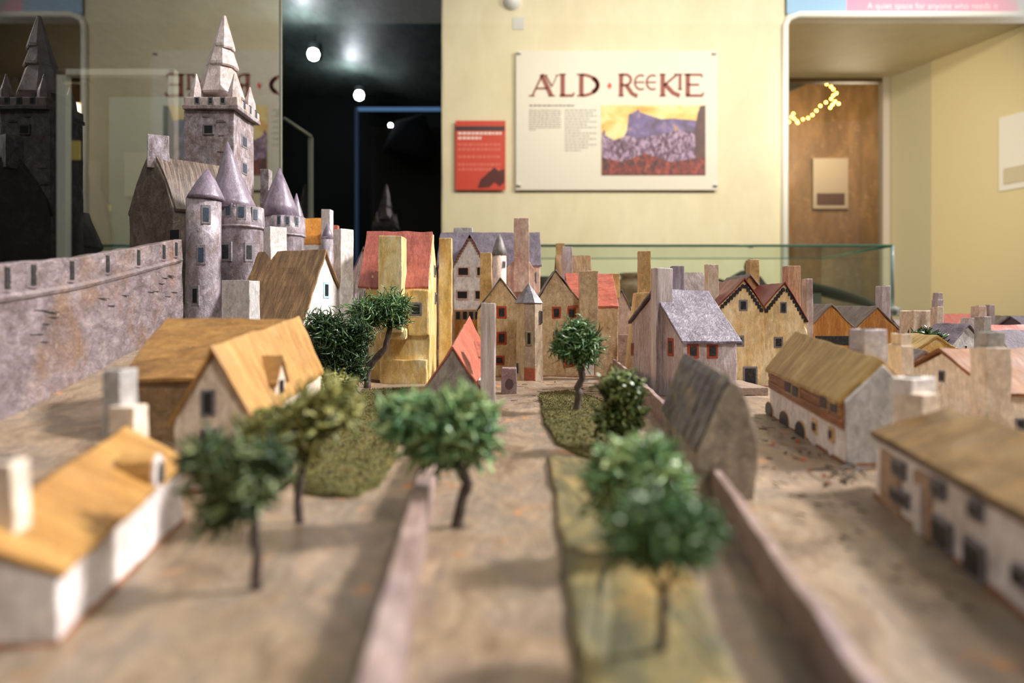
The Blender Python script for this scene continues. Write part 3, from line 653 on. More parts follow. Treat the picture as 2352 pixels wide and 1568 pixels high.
# ------------------------------------------------------------------ centre: purple mansion
A = Vector((Xp(1012, .97), .985)); B = Vector((Xp(1238, .97), .985))
h = house_root('purple_mansion', 'big mansion with purple slate roof, notched white gable and pink walls', A, B)
pl = gable(h, A, B, (.10, .10), (.136, .136), (.136, .136), (.1855, .1855), M_pink, M_purple, over=.002, t=.0025)
A4 = Vector((Xp(1079, .885), .885)); B4 = Vector((Xp(1079, .885), .97))
p4 = gable(h, A4, B4, (.041, .041), (Zp(604, .885),)*2, (Zp(604, .885),)*2, (Zp(540, .885),)*2, M_white, M_purple, wn='bay_walls', rn='bay_roof', over=.001, t=.0016, zb=Zp(712, .885)+.002)
f = p4('near')
for (x, y) in ((1064, 623), (1102, 623), (1062, 677), (1098, 677)): window(h, f, x, y, 30 if x < 1080 else 18, 24, M_pink, M_dark, .66)
V, F = [], []
for s in (-1, 1):
    for k in range(11):
        q = k/10.5; x = 1079+s*(36*q); y = 541+64*q; c = hit(f, x, y+3)
        v_, f_ = prismv(c, Vector((1, 0, 0)), Vector((0, -1, 0)), outl(.0013, .0014), -.001, .0012); n0 = len(V); V += v_; F += [tuple(i+n0 for i in g) for g in f_]
mk('notched_verge', V, F, paint('notch_brown', [(120, 72, 52), (150, 96, 72)], scale=200), h)
box('timber_storey', Xp(1043, .88), Xp(1110, .88), .883, .93, -.001, Zp(711, .88), M_orwood, h, .0005, .0004, .008)
f = (Vector((0, .883, 0)), Vector((0, -1, 0)))
for x in (1052, 1068, 1082, 1096): window(h, f, x, 724, 12, 20, M_grey, M_dark, .75)
chimney(h, 1180, 1216, 500, .905, .10, M_pink, .016)
mk('chimney_breast', [P(1165, 700, .915), P(1228, 700, .915), P(1228, 620, .915), P(1216, 600, .915), P(1180, 600, .915), P(1165, 612, .915)]+[P(1165, 700, .915)+Vector((0, .02, 0)), P(1228, 700, .915)+Vector((0, .02, 0)), P(1228, 620, .915)+Vector((0, .02, 0)), P(1216, 600, .915)+Vector((0, .02, 0)), P(1180, 600, .915)+Vector((0, .02, 0)), P(1165, 612, .915)+Vector((0, .02, 0))],
   [(0, 1, 2, 3, 4, 5), (11, 10, 9, 8, 7, 6)]+[(i, (i+1) % 6, 6+(i+1) % 6, 6+i) for i in range(6)], M_pink, h, .0006, .0005, .008)
window(h, (Vector((0, .9345, 0)), Vector((0, -1, 0))), 1225, 637, 16, 26, M_grey, M_dark, .6)
chimney(h, 1041, 1087, 522, 1.02, .15, M_greyw, .016)
round_tower('', '', 1147, .885, [(16, 582), (16, 740)], [(18, 586), (14, 570), (8, 552), (1, 537)], M_pink, [(.75, 608, 8, 16, M_grey, M_panebl)], root=h, conem=M_lich, seg=18)

# ------------------------------------------------------------------ centre: beige house with red windows
d = .77; A = Vector((Xp(1142, d), d)); B = Vector((Xp(1142, d), .86))
h = house_root('beige_gabled_house', 'beige double-gabled house with red-framed windows and eight-sided stair turret', A, B)
p1 = gable(h, A, B, (.0445, .0445), (Zp(712, d),)*2, (Zp(690, d),)*2, (Zp(640, d),)*2, M_beige, M_lich, over=.0014, t=.0018, ridge_off=(.004, .004))
A5 = Vector((Xp(1282, d), d)); B5 = Vector((Xp(1282, d), .86))
p2 = gable(h, A5, B5, (.049, .049), (Zp(692, d),)*2, (Zp(694, d),)*2, (Zp(622, d),)*2, M_beige, M_lich, wn='gable_walls', rn='gable_roof', over=.0014, t=.0018, ridge_off=(-.003, -.003))
A6 = Vector((Xp(1300, .81), .812)); B6 = Vector((Xp(1420, d), .812))
p3 = gable(h, A6, B6, (.084, .084), (Zp(705, d),)*2, (Zp(705, d),)*2, (.1165, .1165), M_beige, M_coral, wn='wing_walls', rn='wing_roof', over=.0012, t=.0022, rend=(-.001, 0))
f = p1('near')
for (x, y, a, b) in ((1152, 717, 23, 29), (1152, 776, 23, 30), (1147, 827, 24, 22)): window(h, f, x, y, a, b, M_red, M_pane, .58)
f = p2('near')
for (x, y, a, b) in ((1278, 718, 21, 28), (1313, 719, 21, 27), (1280, 776, 20, 32), (1308, 830, 26, 26)): window(h, f, x, y, a, b, M_red, M_pane, .58)
chimney(h, 1328, 1374, 622, .757, Zp(763, .757), M_beige, .016, 0, .98)
chimney(h, 1402, 1424, 628, .83, .09, M_tan, .012)
chimney(h, 1101, 1131, 580, .80, .055, M_tan, .014, 0, .9)
s_ = .735/K; cxx = Xp(1216, .735)
lathe('stair_turret', cxx, .735, [(33*s_, -.002), (32*s_, Zp(780, .735)), (31*s_, Zp(694, .735))], M_greyw and paint('turret_paint', [(128, 112, 92), (160, 142, 120), (186, 166, 146)], (1, 1, .4), 80, .42, .7, coat=.2), h, 8, .0005, False, math.pi/8)
lathe('turret_roof', cxx-.001, .735, [(30*s_, Zp(698, .735)), (35*s_, Zp(696, .735)), (27*s_, Zp(684, .735)), (1*s_, Zp(650, .735))], paint('lead_cone', [(70, 66, 70), (100, 96, 102), (140, 134, 138)], (1, 1, .3), 140, .35, .4, coat=.3), h, 8, .0003, False, math.pi/8)
tf = (Vector((0, .735-33*s_*.93, 0)), Vector((0, -1, 0)))
window(h, tf, 1215, 777, 14, 32, paint('olive_surround', [(120, 112, 84), (140, 130, 100)], scale=300), M_dark, .5)
window(h, tf, 1217, 860, 26, 34, M_skirt, M_ored, .86, name='door', pane='door_leaf')
a8 = math.pi/4; n8 = Vector((math.sin(a8), -math.cos(a8), 0)); window(h, (Vector((cxx, .735, 0))+n8*33*s_*.925, n8), 1243, 728, 5, 30, M_grey, M_dark, .7)
n8 = Vector((-math.sin(a8), -math.cos(a8), 0)); window(h, (Vector((cxx, .735, 0))+n8*33*s_*.925, n8), 1189, 845, 5, 24, M_grey, M_dark, .7)
window(h, (Vector((0, .7685, 0)), Vector((0, -1, 0))), 1353, 845, 26, 50, M_skirt, M_white, .82, arch=True, name='archway', pane='opening')  # closed white pane painted for the light seen through the arch
skirt(h, [(Xp(1095, d), d), (Xp(1425, d), d-.006), (Xp(1425, .85), .85), (Xp(1095, .85), .85)], .003)
# stone block in the street
c = G(1170, 904); s_ = c.y/K
t = thing('stone_block', 'small square mauve stone block standing in the open street', 'model block', (c.x, c.y, 0))
box('block', c.x-19*s_, c.x+18*s_, c.y-.002, c.y+.013, -.001, Zp(845, c.y), paint('block_paint', [(104, 84, 84), (134, 112, 112), (150, 130, 128)], scale=180, bump=.8), t, .0008, .0006, .004, .93)
mk('painted_ring', *prismv(Vector((c.x, c.y-.0022, .009)), Vector((1, 0, 0)), Vector((0, -1, 0)), [(.0035*math.cos(a*.5236), .0045*math.sin(a*.5236)) for a in range(12)], -.001, .0004), plain('block_mark', (78, 58, 62)), t)

# red-roofed cottage
A = Vector((Xp(1040, .5), .5)); B = Vector((Xp(1078, .665), .665))
h = house_root('red_cottage', 'narrow stone cottage with salmon red roof and striped white chimney', A, B)
pl = gable(h, A, B, (.044, .036), (.0128, .03), (.0118, .028), (.0445, .0665), M_stone and paint('grey_gable', [(110, 102, 98), (142, 134, 128), (168, 160, 154)], (1, 1, .5), 95, .5, .8), M_coral, over=.0012, t=.0022)
chimney(h, 1103, 1139, 695, .492, -.001, M_stripe, .008, 0, .9)
V = [P(1088, 782, .52), P(1126, 788, .52), P(1123, 826, .50), P(1098, 818, .50)]; V += [v+Vector((0, .008, -.002)) for v in V]
mk('dormer_roof', V, BOXF, M_coral, h, .0004, .0003)
box('eave_wall', Xp(1098, .5), Xp(1112, .5), .5, .52, -.001, .022, M_white, h, .0005)
skirt(h, corners(A, B, (.044, .036)))

# ------------------------------------------------------------------ right: lavender house
A = Vector((.1285, .612)); B = Vector((.1765, .624))
h = house_root('lavender_house', 'lavender-roofed house with tall white chimney and red-framed windows', A, B)
pl = gable(h, A, B, (.104, .104), (.062, .062), (.0475, .047), (.0905, .089), M_lavw, M_lav, over=.003, t=.0026)
f = pl('right'); window(h, f, 1592, 806, 26, 34, M_red, M_pane, .6); window(h, f, 1636, 806, 26, 34, M_red, M_pane, .6)
f = pl('near'); window(h, f, 1541, 797, 14, 42, M_red, M_pane, .55); window(h, f, 1453, 802, 6, 30, M_grey, M_ored, .7)
chimney(h, 1502, 1545, 615, .598, -.001, M_stripe, .012, .22, .95)
chimney(h, 1538, 1573, 610, .65, .06, paint('grooved_chimney', [(110, 98, 112), (160, 148, 160), (180, 170, 180)], (3, 1, .1), 140, .45, .5), .013)
t2 = thing('tan_chimney_stack', 'tall tan chimney stack with sloping shoulder behind the lavender house', 'model chimney', (Xp(1475, .74), .74, 0))
chimney(t2, 1463, 1496, 576, .74, .05, M_tan, .013, 0, .97)
pr_ = [(1440, 866), (1496, 866), (1496, 672), (1462, 672), (1452, 745)]
mk('shoulder', [P(x, y, .738) for x, y in pr_]+[P(x, y, .738)+Vector((0, .02, 0)) for x, y in pr_], [(0, 1, 2, 3, 4), (9, 8, 7, 6, 5)]+[(i, (i+1) % 5, 5+(i+1) % 5, 5+i) for i in range(5)], M_tan, t2, .0006, .0005, .008)

# yellow double gable
d = .67
A = Vector((Xp(1699, d), d)); B = Vector((Xp(1699, d)+.004, .752))
h = house_root('yellow_double_house', 'cream-yellow house with twin notched gables and dark red roofs', A, B)
p1 = gable(h, A, B, (.0486, .0486), (Zp(712, d),)*2, (Zp(709, d),)*2, (Zp(643, d),)*2, M_yel2, M_maroon, over=.0016, t=.0018, ridge_off=(.0045, .0022))
A7 = Vector((Xp(1803, d), d+.0005)); B7 = Vector((Xp(1803, d)+.004, .752))
p2 = gable(h, A7, B7, (.0441, .0441), (Zp(709, d),)*2, (Zp(737, d),)*2, (Zp(652, d),)*2, M_yel2, M_maroon, wn='gable_walls', rn='gable_roof', over=.0016, t=.0018)
f = p1('near')
for (x, y, a, b, fm) in ((1707, 701, 20, 26, M_grey), (1695, 783, 29, 26, M_grey)): window(h, f, x, y, a, b, fm, M_pane, .6)
window(h, f, 1723, 864, 34, 46, M_grey, M_pane, .72, name='door', pane='door_leaf')
f2 = p2('near')
for (x, y, a, b) in ((1799, 706, 16, 26), (1788, 786, 22, 26)): window(h, f2, x, y, a, b, M_grey, M_pane, .6)
for (pf_, ax, ay, bx, by, n) in ((f, 1709, 652, 1642, 718, 10), (f, 1711, 652, 1751, 714, 8), (f2, 1801, 660, 1757, 715, 8), (f2, 1806, 660, 1853, 738, 9)):
    for k in range(n):
        q = (k+.5)/n; x, y = ax+(bx-ax)*q, ay+(by-ay)*q; c = hit(pf_, x, y)
        Vv, Ff = prismv(c+Vector((0, 0, -.0010)), Vector((1, 0, 0)), Vector((0, -1, 0)), [(-.0016, -.0016), (.0016, -.0016), (.0018, .0012), (0, .0024), (-.0018, .0012)], -.001, .0008)
        mk('verge_notch', Vv, Ff, M_pane, h)
mk('painted_oval', *prismv(hit(f, 1668, 742), Vector((1, 0, 0)), Vector((0, -1, 0)), [(.0042*math.cos(a*.449), .0034*math.sin(a*.449)) for a in range(14)], -.001, .0004), M_white, h)
yd = .588; box('stone_plinth', Xp(1702, yd), Xp(1764, yd), yd, .672, -.002, Zp(890, yd), paint('stone_plinth', [(120, 104, 92), (150, 134, 122), (150, 104, 66)], scale=120), h, .0008, .0006, .006)
window(h, (Vector((0, yd, 0)), Vector((0, -1, 0))), 1722, 918, 26, 22, M_dark, M_pane, .8)
chimney(h, 1617, 1652, 606, .705, .05, M_cream, .014)
chimney(h, 1796, 1840, 610, .72, .06, paint('orange_chimney', [(170, 124, 90), (196, 158, 128), (212, 186, 164)], (1.5, 1, .3), 110), .014)
skirt(h, corners(A, A7+Vector((.02, .001)), (.02, .02)))
# small houses between and behind
def simple(name, label, A, B, w, ez, hz, wm, rm, zb=0, ro=(0, 0)):
    h = house_root(name, label, A, B, zb); gable(h, Vector(A), Vector(B), (w, w), (ez, ez), (ez, ez), (hz, hz), wm, rm, ridge_off=ro); return h
h = simple('brown_cabin', 'brown plank-roofed cabin with two chimneys right of the purple mansion', (Xp(1282, 1.0), 1.03), (Xp(1358, 1.0), 1.03), .075, Zp(655, .99), Zp(590, 1.03), M_greyr, M_brown)
chimney(h, 1290, 1315, 566, .985, .1, M_lavw, .013); chimney(h, 1276, 1298, 558, 1.04, .1, M_tan, .012)
simple('pink_house', 'plain pink gabled house between the coral roof and the tan chimney', (Xp(1428, .92), .92), (Xp(1428, .92), 1.0), .038, Zp(735, .92), Zp(668, .92), M_pink, M_greyr)
t = thing('yard_wall', 'low grey-pink yard wall beyond the coral-roofed wing', 'model wall', (Xp(1435, .85), .85, 0))
box('wall_body', Xp(1422, .85), Xp(1475, .85), .85, .858, -.002, Zp(768, .85), M_wallw, t, .0006, .0005, .008)
simple('dark_roof_shed', 'low shed with dark grey roof behind the cream chimney', (Xp(1568, .86), .88), (Xp(1622, .86), .88), .06, Zp(675, .85), Zp(630, .88), M_tan, M_greyr)
h = simple('tan_chimney_house', 'brown-roofed house with tan chimney behind the twin gables', (Xp(1722, .76), .76), (Xp(1722, .76), .84), .046, Zp(690, .76), Zp(633, .76), M_tan, M_greyr)
chimney(h, 1712, 1745, 596, .78, .08, M_tan, .014)
# orange wooden twin houses
A = Vector((Xp(1910, .74), .74)); B = Vector((Xp(1910, .74)-.004, .83))
h = house_root('wooden_house', 'orange wooden gabled house with grey roof and long dark opening', A, B)
pl = gable(h, A, B, (.048, .048), (Zp(750, .74),)*2, (Zp(752, .74),)*2, (Zp(702, .74),)*2, M_orwood, M_greyr, over=.0010, t=.002)
window(h, pl('near'), 1914, 782, 84, 22, M_dark, M_pane, .9, name='opening', pane='shutter')
chimney(h, 1840, 1868, 640, .725, .0, M_lavw, .013)
A = Vector((Xp(2016, .74), .742)); B = Vector((Xp(2016, .74)-.004, .832))
h = house_root('wooden_house', 'orange wooden gabled house with lavender chimney behind its ridge', A, B)
pl = gable(h, A, B, (.0485, .0485), (Zp(755, .74),)*2, (Zp(757, .74),)*2, (Zp(707, .74),)*2, M_orwood, M_greyr, over=.0010, t=.002)
chimney(h, 2010, 2046, 656, .785, .05, M_lavw, .014)

# long thatched house with arches
A = Vector((.1725, .317)); B = Vector((.1955, .470))
h = house_root('arcaded_house', 'long thatched house with plank upper storey and three arched doorways', A, B)
pl = gable(h, A, B, (.034, .034), (.0295, .0328), (.0295, .0328), (.0465, .0562), M_white, M_thatch, over=.0035, t=.0022, rend=(.0015, .004))
lf = pl('left'); a0, n0 = lf; ed = Vector((-n0.y, n0.x, 0)); ed = ed if ed.y > 0 else -ed
L = (B-A).length
for i in range(5):
    z0 = .0158+.0026*i; o = (.0011+.0005*(i % 2))
    p0 = a0+ed*.0004; p1_ = a0+ed*(L-.0002); dz = .0036
    V = []
    for (p, zz) in ((p0, z0), (p1_, z0+dz*(1-.0*i))):
        V += [p+Vector((0, 0, zz))-n0*.001, p+Vector((0, 0, zz))+n0*o, p+Vector((0, 0, zz+.0025))+n0*o, p+Vector((0, 0, zz+.0025))-n0*.001]
    mk('plank', V, [(0, 1, 2, 3), (7, 6, 5, 4), (0, 4, 5, 1), (1, 5, 6, 2), (2, 6, 7, 3), (3, 7, 4, 0)], M_timber, h, .0002, .0003, .008, 160)
lf2 = (a0+n0*.0014, n0)
for (x, y) in ((1812, 889), (1829, 899), (1895, 924), (1919, 934)): window(h, lf2, x, y, 15 if x < 1850 else 19, 30 if x < 1850 else 36, M_tan, M_dark, .80)
for (x, y, a, b) in ((1768, 938, 16, 34), (1803, 963, 22, 44), (1840, 988, 24, 48)): window(h, lf, x, y, a, b, M_tan, M_dark, .84, True, 'arched_doorway', 'doorway_shadow')
for (x, y) in ((1872, 979), (1910, 997)): window(h, lf, x, y, 13, 36, M_tan, M_dark, .5)
chimney(h, 1976, 2040, 756, .355, .02, M_lavw and paint('mauve_chimney', [(176, 168, 172), (192, 184, 188), (206, 200, 202)], scale=100), .012, .25)
mk('gable_render', *prismv(Vector((A.x, A.y, .0)), Vector(((B-A).normalized().y, -(B-A).normalized().x, 0)), Vector((-(B-A).normalized().x, -(B-A).normalized().y, 0)), [(-.0165, 0), (.0165, 0), (.0165, .029), (0, .0455), (-.0165, .029)], -.001, .0009), M_greyw, h, .0004, .0008, .004)
skirt(h, corners(A, B, (.034, .034)))
t = thing('stepped_chimney', 'white stepped chimney stack with grooved sides behind the thatched arcade', 'model chimney', (Xp(2070, .39), .39, 0))
chimney(t, 2043, 2101, 793, .388, -.001, M_cream, .016, 0, .97)
chimney(t, 2046, 2094, 766, .391, .05, M_cream, .011, 0, .97, name='chimney_cap')

# long front right house
A = Vector((.1315, .095)); B = Vector((.1645, .2575))
h = house_root('olive_roofed_house', 'long pink-white house with mossy olive roof and timber panels', A, B)
pl = gable(h, A, B, (.050, .050), (.0232, .0242), (.0232, .0242), (.0325, .0333), M_white, M_olive, over=.0016, t=.0016, rend=(-.001, .0012), bev=.0005)
lf = pl('left')
M_tpanel = paint('brown_panel', [(150, 118, 92), (172, 140, 112)], scale=120)
window(h, lf, 2046, 1120, 48, 160, M_tpanel, M_tpanel, .9, name='timber_panel', pane='panel_face', proud=.0004)
window(h, lf, 2122, 1180, 44, 190, M_tpanel, M_tpanel, .9, name='timber_panel', pane='panel_face', proud=.0004)
lf2 = (lf[0]+lf[1]*.0008, lf[1])
for (x, y, a, b) in ((2062, 1076, 26, 42), (2056, 1136, 22, 34), (2074, 1146, 22, 36), (2152, 1124, 26, 40), (2240, 1172, 30, 44), (2342, 1325, 34, 50)): window(h, lf2, x, y, a, b, M_grey, M_dark, .62)
for (x, y, a, b) in ((2112, 1170, 16, 110), ): window(h, lf2, x, y, a, b, M_white, M_white, .9, name='post', pane='post_face')
window(h, lf2, 2162, 1226, 40, 74, M_grey, M_dark, .74, name='door', pane='door_leaf'); window(h, lf2, 2236, 1284, 48, 90, M_grey, M_dark, .74, name='door', pane='door_leaf')
chimney(h, 2072, 2156, 868, .272, .02, M_white, .010, .4)
box('chimney_base', Xp(2092, .268), Xp(2150, .268), .267, .279, .02, Zp(905, .268), M_cream, h, .0006, .0004, .004, 1, .4)
skirt(h, corners(A, B, (.050, .050)), .003)
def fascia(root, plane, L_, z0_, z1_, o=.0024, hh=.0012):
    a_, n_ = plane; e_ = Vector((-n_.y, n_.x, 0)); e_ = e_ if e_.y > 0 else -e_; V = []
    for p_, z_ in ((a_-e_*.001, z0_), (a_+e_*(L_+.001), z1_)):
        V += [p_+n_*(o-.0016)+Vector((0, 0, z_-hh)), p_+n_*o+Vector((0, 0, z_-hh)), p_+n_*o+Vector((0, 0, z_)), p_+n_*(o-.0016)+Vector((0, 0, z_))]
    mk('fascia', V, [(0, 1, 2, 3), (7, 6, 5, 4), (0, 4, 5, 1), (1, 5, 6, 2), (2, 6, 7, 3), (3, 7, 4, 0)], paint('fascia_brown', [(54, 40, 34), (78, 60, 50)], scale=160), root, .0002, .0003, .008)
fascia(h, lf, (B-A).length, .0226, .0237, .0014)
# orange roof house, right edge
A = Vector((.262, .415)); B = Vector((.42, .425))
h = house_root('orange_thatched_house', 'cream house with streaked orange roof and huge stepped chimney breast', A, B)
pl = gable(h, A, B, (.088, .088), (.030, .030), (.0262, .0262), (.0468, .0468), M_cream, paint('burnt_orange_roof', [(100, 54, 12), (132, 78, 22), (152, 98, 38)], (.3, 2.4, .3), 100, .6, .5, fleck=.2), over=.0025, t=.0022)
f = pl('right')
for (x, y) in ((2255, 965), (2343, 976)): window(h, f, x, y, 24, 32, M_grey, M_pane, .6)
window(h, pl('near'), 2164, 864, 14, 26, M_grey, M_dark, .6)
chimney(h, 2226, 2324, 798, .352, -.001, M_cream, .0125, .0, .98)
chimney(h, 2240, 2310, 762, .3545, .05, M_greyw, .0095, .0, .97, name='chimney_cap')
# yellow and brown roofs beyond
simple('yellow_roof_shed', 'shed with mossy yellow roof between the white chimney and orange roof', (Xp(2112, .60), .62), (Xp(2150, .57), .57), .06, Zp(835, .55), Zp(772, .61), M_yel, M_thatch)
simple('dark_thatched_shed', 'shed with dark brown streaked roof beside the stepped chimney', (Xp(2122, .478), .478), (Xp(2090, .49), .548), .05, Zp(872, .47), Zp(808, .49), M_cream, M_greyr)
# far right cluster
t = thing('blank_gable_stub', 'cream flat-topped gable stub beyond the wooden houses', 'model house', (Xp(2118, .82), .82, 0))
box('walls', Xp(2098, .82), Xp(2142, .82), .82, .85, -.001, Zp(713, .82), M_cream, t, .001, .0006, .008)
t = thing('triple_step_chimney', 'three-step cream chimney rising in front of the far red roof', 'model chimney', (Xp(2154, .80), .80, 0))
chimney(t, 2138, 2168, 704, .79, -.001, M_cream, .014); chimney(t, 2139, 2168, 688, .792, .06, M_lavw, .012, name='chimney_step'); chimney(t, 2141, 2166, 672, .794, .07, M_lavw, .010, name='chimney_cap')
simple('far_red_house', 'far house with long faded red roof behind the purple roof', (Xp(2160, 1.0), 1.02), (Xp(2245, 1.0), 1.0), .09, Zp(768, .95), Zp(724, 1.02), M_pink, M_coral)
h = simple('far_purple_house', 'low house with dusty purple roof in front of the far red roof', (Xp(2152, .78), .78), (Xp(2236, .74), .75), .075, Zp(806, .72), Zp(747, .77), M_greyw, M_purple)
window(h, (Vector((0, .715, 0)), Vector((0, -1, 0))), 2218, 800, 6, 14, M_white, M_dark, .6)
t = thing('sloped_chimney', 'broad grey chimney with sloping foot beside the purple roof', 'model chimney', (Xp(2248, .82), .82, 0))
chimney(t, 2232, 2266, 702, .82, .04, M_pink, .016)
pr_ = [(2215, 815), (2268, 815), (2268, 730), (2232, 730)]
mk('foot', [P(x, y, .818) for x, y in pr_]+[P(x, y, .818)+Vector((0, .02, 0)) for x, y in pr_], BOXF, M_lavw, t, .0005, .0005, .008)
t = thing('plain_far_chimney', 'squat pale chimney in front of the sloped chimney', 'model chimney', (Xp(2260, .72), .72, 0))
chimney(t, 2242, 2278, 727, .72, -.001, M_greyw, .016)
t = thing('stub_far_chimney', 'small stubby grey chimney peeping over the squat pale one', 'model chimney', (Xp(2275, 1.0), 1.0, 0))
chimney(t, 2260, 2286, 700, 1.0, -.001, M_lavw, .018)
simple('far_coral_house', 'house with wide coral roof at the right edge of the board', (Xp(2270, .84), .86), (Xp(2430, .84), .86), .07, Zp(792, .82), Zp(750, .86), M_pink, M_coral)
simple('far_grey_house', 'house with steep dusty grey roof below the coral roof', (Xp(2318, .62), .64), (Xp(2420, .62), .64), .05, Zp(812, .61), Zp(764, .64), M_greyw, M_purple)
simple('far_pink_gable', 'tiny pink gabled house on the far right skyline', (Xp(2315, 1.05), 1.05), (Xp(2315, 1.05), 1.12), .03, Zp(748, 1.05), Zp(728, 1.05), M_pink, M_greyr)
simple('far_brown_gable', 'tiny brown-roofed house between the stubby chimney and pink gable', (Xp(2275, 1.12), 1.12), (Xp(2300, 1.12), 1.13), .05, Zp(752, 1.1), Zp(731, 1.12), M_greyr, M_greyr)
simple('far_mauve_house', 'tiny mauve house beside the pink gable at the board edge', (Xp(2335, .98), .99), (Xp(2420, .98), .99), .05, Zp(750, .96), Zp(728, .99), M_purple, M_purple)
simple('far_grey_shed', 'low grey shed beyond the second wooden house', (Xp(2062, .95), .96), (Xp(2098, .95), .96), .05, Zp(760, .94), Zp(737, .96), M_lavw, M_greyr)

# stone shed with ribbed roof
A = Vector((Xp(1676, .255), .258)); B = Vector((Xp(1572, .365), .365))
h = house_root('ribbed_stone_shed', 'rough grey stone shed with ribbed slab roof astride the low wall', A, B)
e = (B-A).normalized(); r = Vector((e.y, -e.x))
sp = [(-.0108, -.002), (.0108, -.002), (.0112, .012), (.0098, .026), (.0075, .036), (.0035, .0435), (.001, .0445), (-.0015, .0405), (-.0085, .0225), (-.0105, .018)]
def spt(C, x, z): return Vector((C.x+r.x*x, C.y+r.y*x, z))
spf = [(x*1.02, z*1.06 if z > .03 else z) for x, z in sp]
loft('walls', [[spt(A, *q) for q in sp], [spt(A.lerp(B, .5), *q) for q in sp], [spt(B, *q) for q in spf]], M_stone, h, .0009, .0014, .005)
bed = [(.0012, .0455), (-.0016, .0412), (-.0088, .0232), (-.0112, .0176)]
bedr = []
for C, s in ((A.lerp(B, .03), 1.0), (B, 1.05)):
    bedr.append([spt(C, x, z*s) for x, z in bed]+[spt(C, x+.001, z*s-.002) for x, z in bed[::-1]])
loft('roof_bed', bedr, paint('rib_gap', [(12, 11, 10), (22, 20, 18)], scale=150), h)
for i in range(7):
    k = .05+.90*i/6; C = A.lerp(B, k); s = 1+.05*k; wv = .0078
    V = []
    for (x, z) in ((.0015, .0462*s), (-.0012, .0425*s), (-.0088, .024), (-.0114, .0178)):
        for (dy, up) in ((-wv/2, 0), (0, .0024), (wv/2, 0)):
            q = spt(C, x-(.0006 if up else 0), z+up*.5); V.append(q+Vector((e.x*dy-r.x*up*.6, e.y*dy-r.y*up*.6, 0)))
    F = []
    for a in range(3): F += [(3*a, 3*a+1, 3*a+4, 3*a+3), (3*a+1, 3*a+2, 3*a+5, 3*a+4), (3*a+2, 3*a, 3*a+3, 3*a+5)]
    F += [(0, 2, 1), (9, 10, 11)]
    mk('roof_rib', V, F, M_rib, h, .0003, .0006, .004, 150)

# ------------------------------------------------------------------ low garden walls
def lowwall(name, label, pts, hgt, th):
    t = thing(name, label, 'model wall', (pts[0][0], pts[0][1], 0)); rings = []
    for i, (x, y) in enumerate(pts):
        a = Vector(pts[max(0, i-1)]); b = Vector(pts[min(len(pts)-1, i+1)]); d_ = (b-a).normalized(); r_ = Vector((d_.y, -d_.x))*th/2
        hh = hgt[i]
        rings.append([Vector((x-r_.x, y-r_.y, -.002)), Vector((x+r_.x, y+r_.y, -.002)), Vector((x+r_.x*.9, y+r_.y*.9, hh)), Vector((x-r_.x*.9, y-r_.y*.9, hh))])
    loft('wall_body', rings, M_wallw, t, .0004, .0006, .008); return t
g = lambda px, py, z: ((px-CX)*((CH-z)*K/(py-HZ))/K, (CH-z)*K/(py-HZ))
lowwall('garden_wall', 'low mauve garden wall along the grass strip in the foreground', [(.0505, .07), g(2000, 1560, .0125), g(1800, 1290, .0125), g(1640, 1068, .0125), g(1622, 1040, .0125)], [.0125]*5, .0034)
lowwall('garden_wall', 'low brown garden wall between the lavender house and ribbed shed', [g(1555, 958, .0135), g(1525, 924, .0135), g(1466, 868, .0150), (Xp(1411, .766), .766)], [.0135, .0135, .0150, .0195], .0034)
lowwall('garden_wall', 'low pinkish garden wall between the cottage yard and the street', [(-.0195, .075), g(862, 1560, .0125), g(918, 1320, .0125), g(975, 1085, .0125), g(1000, 990, .0125)], [.0125, .0125, .0125, .0118, .0105], .0058)

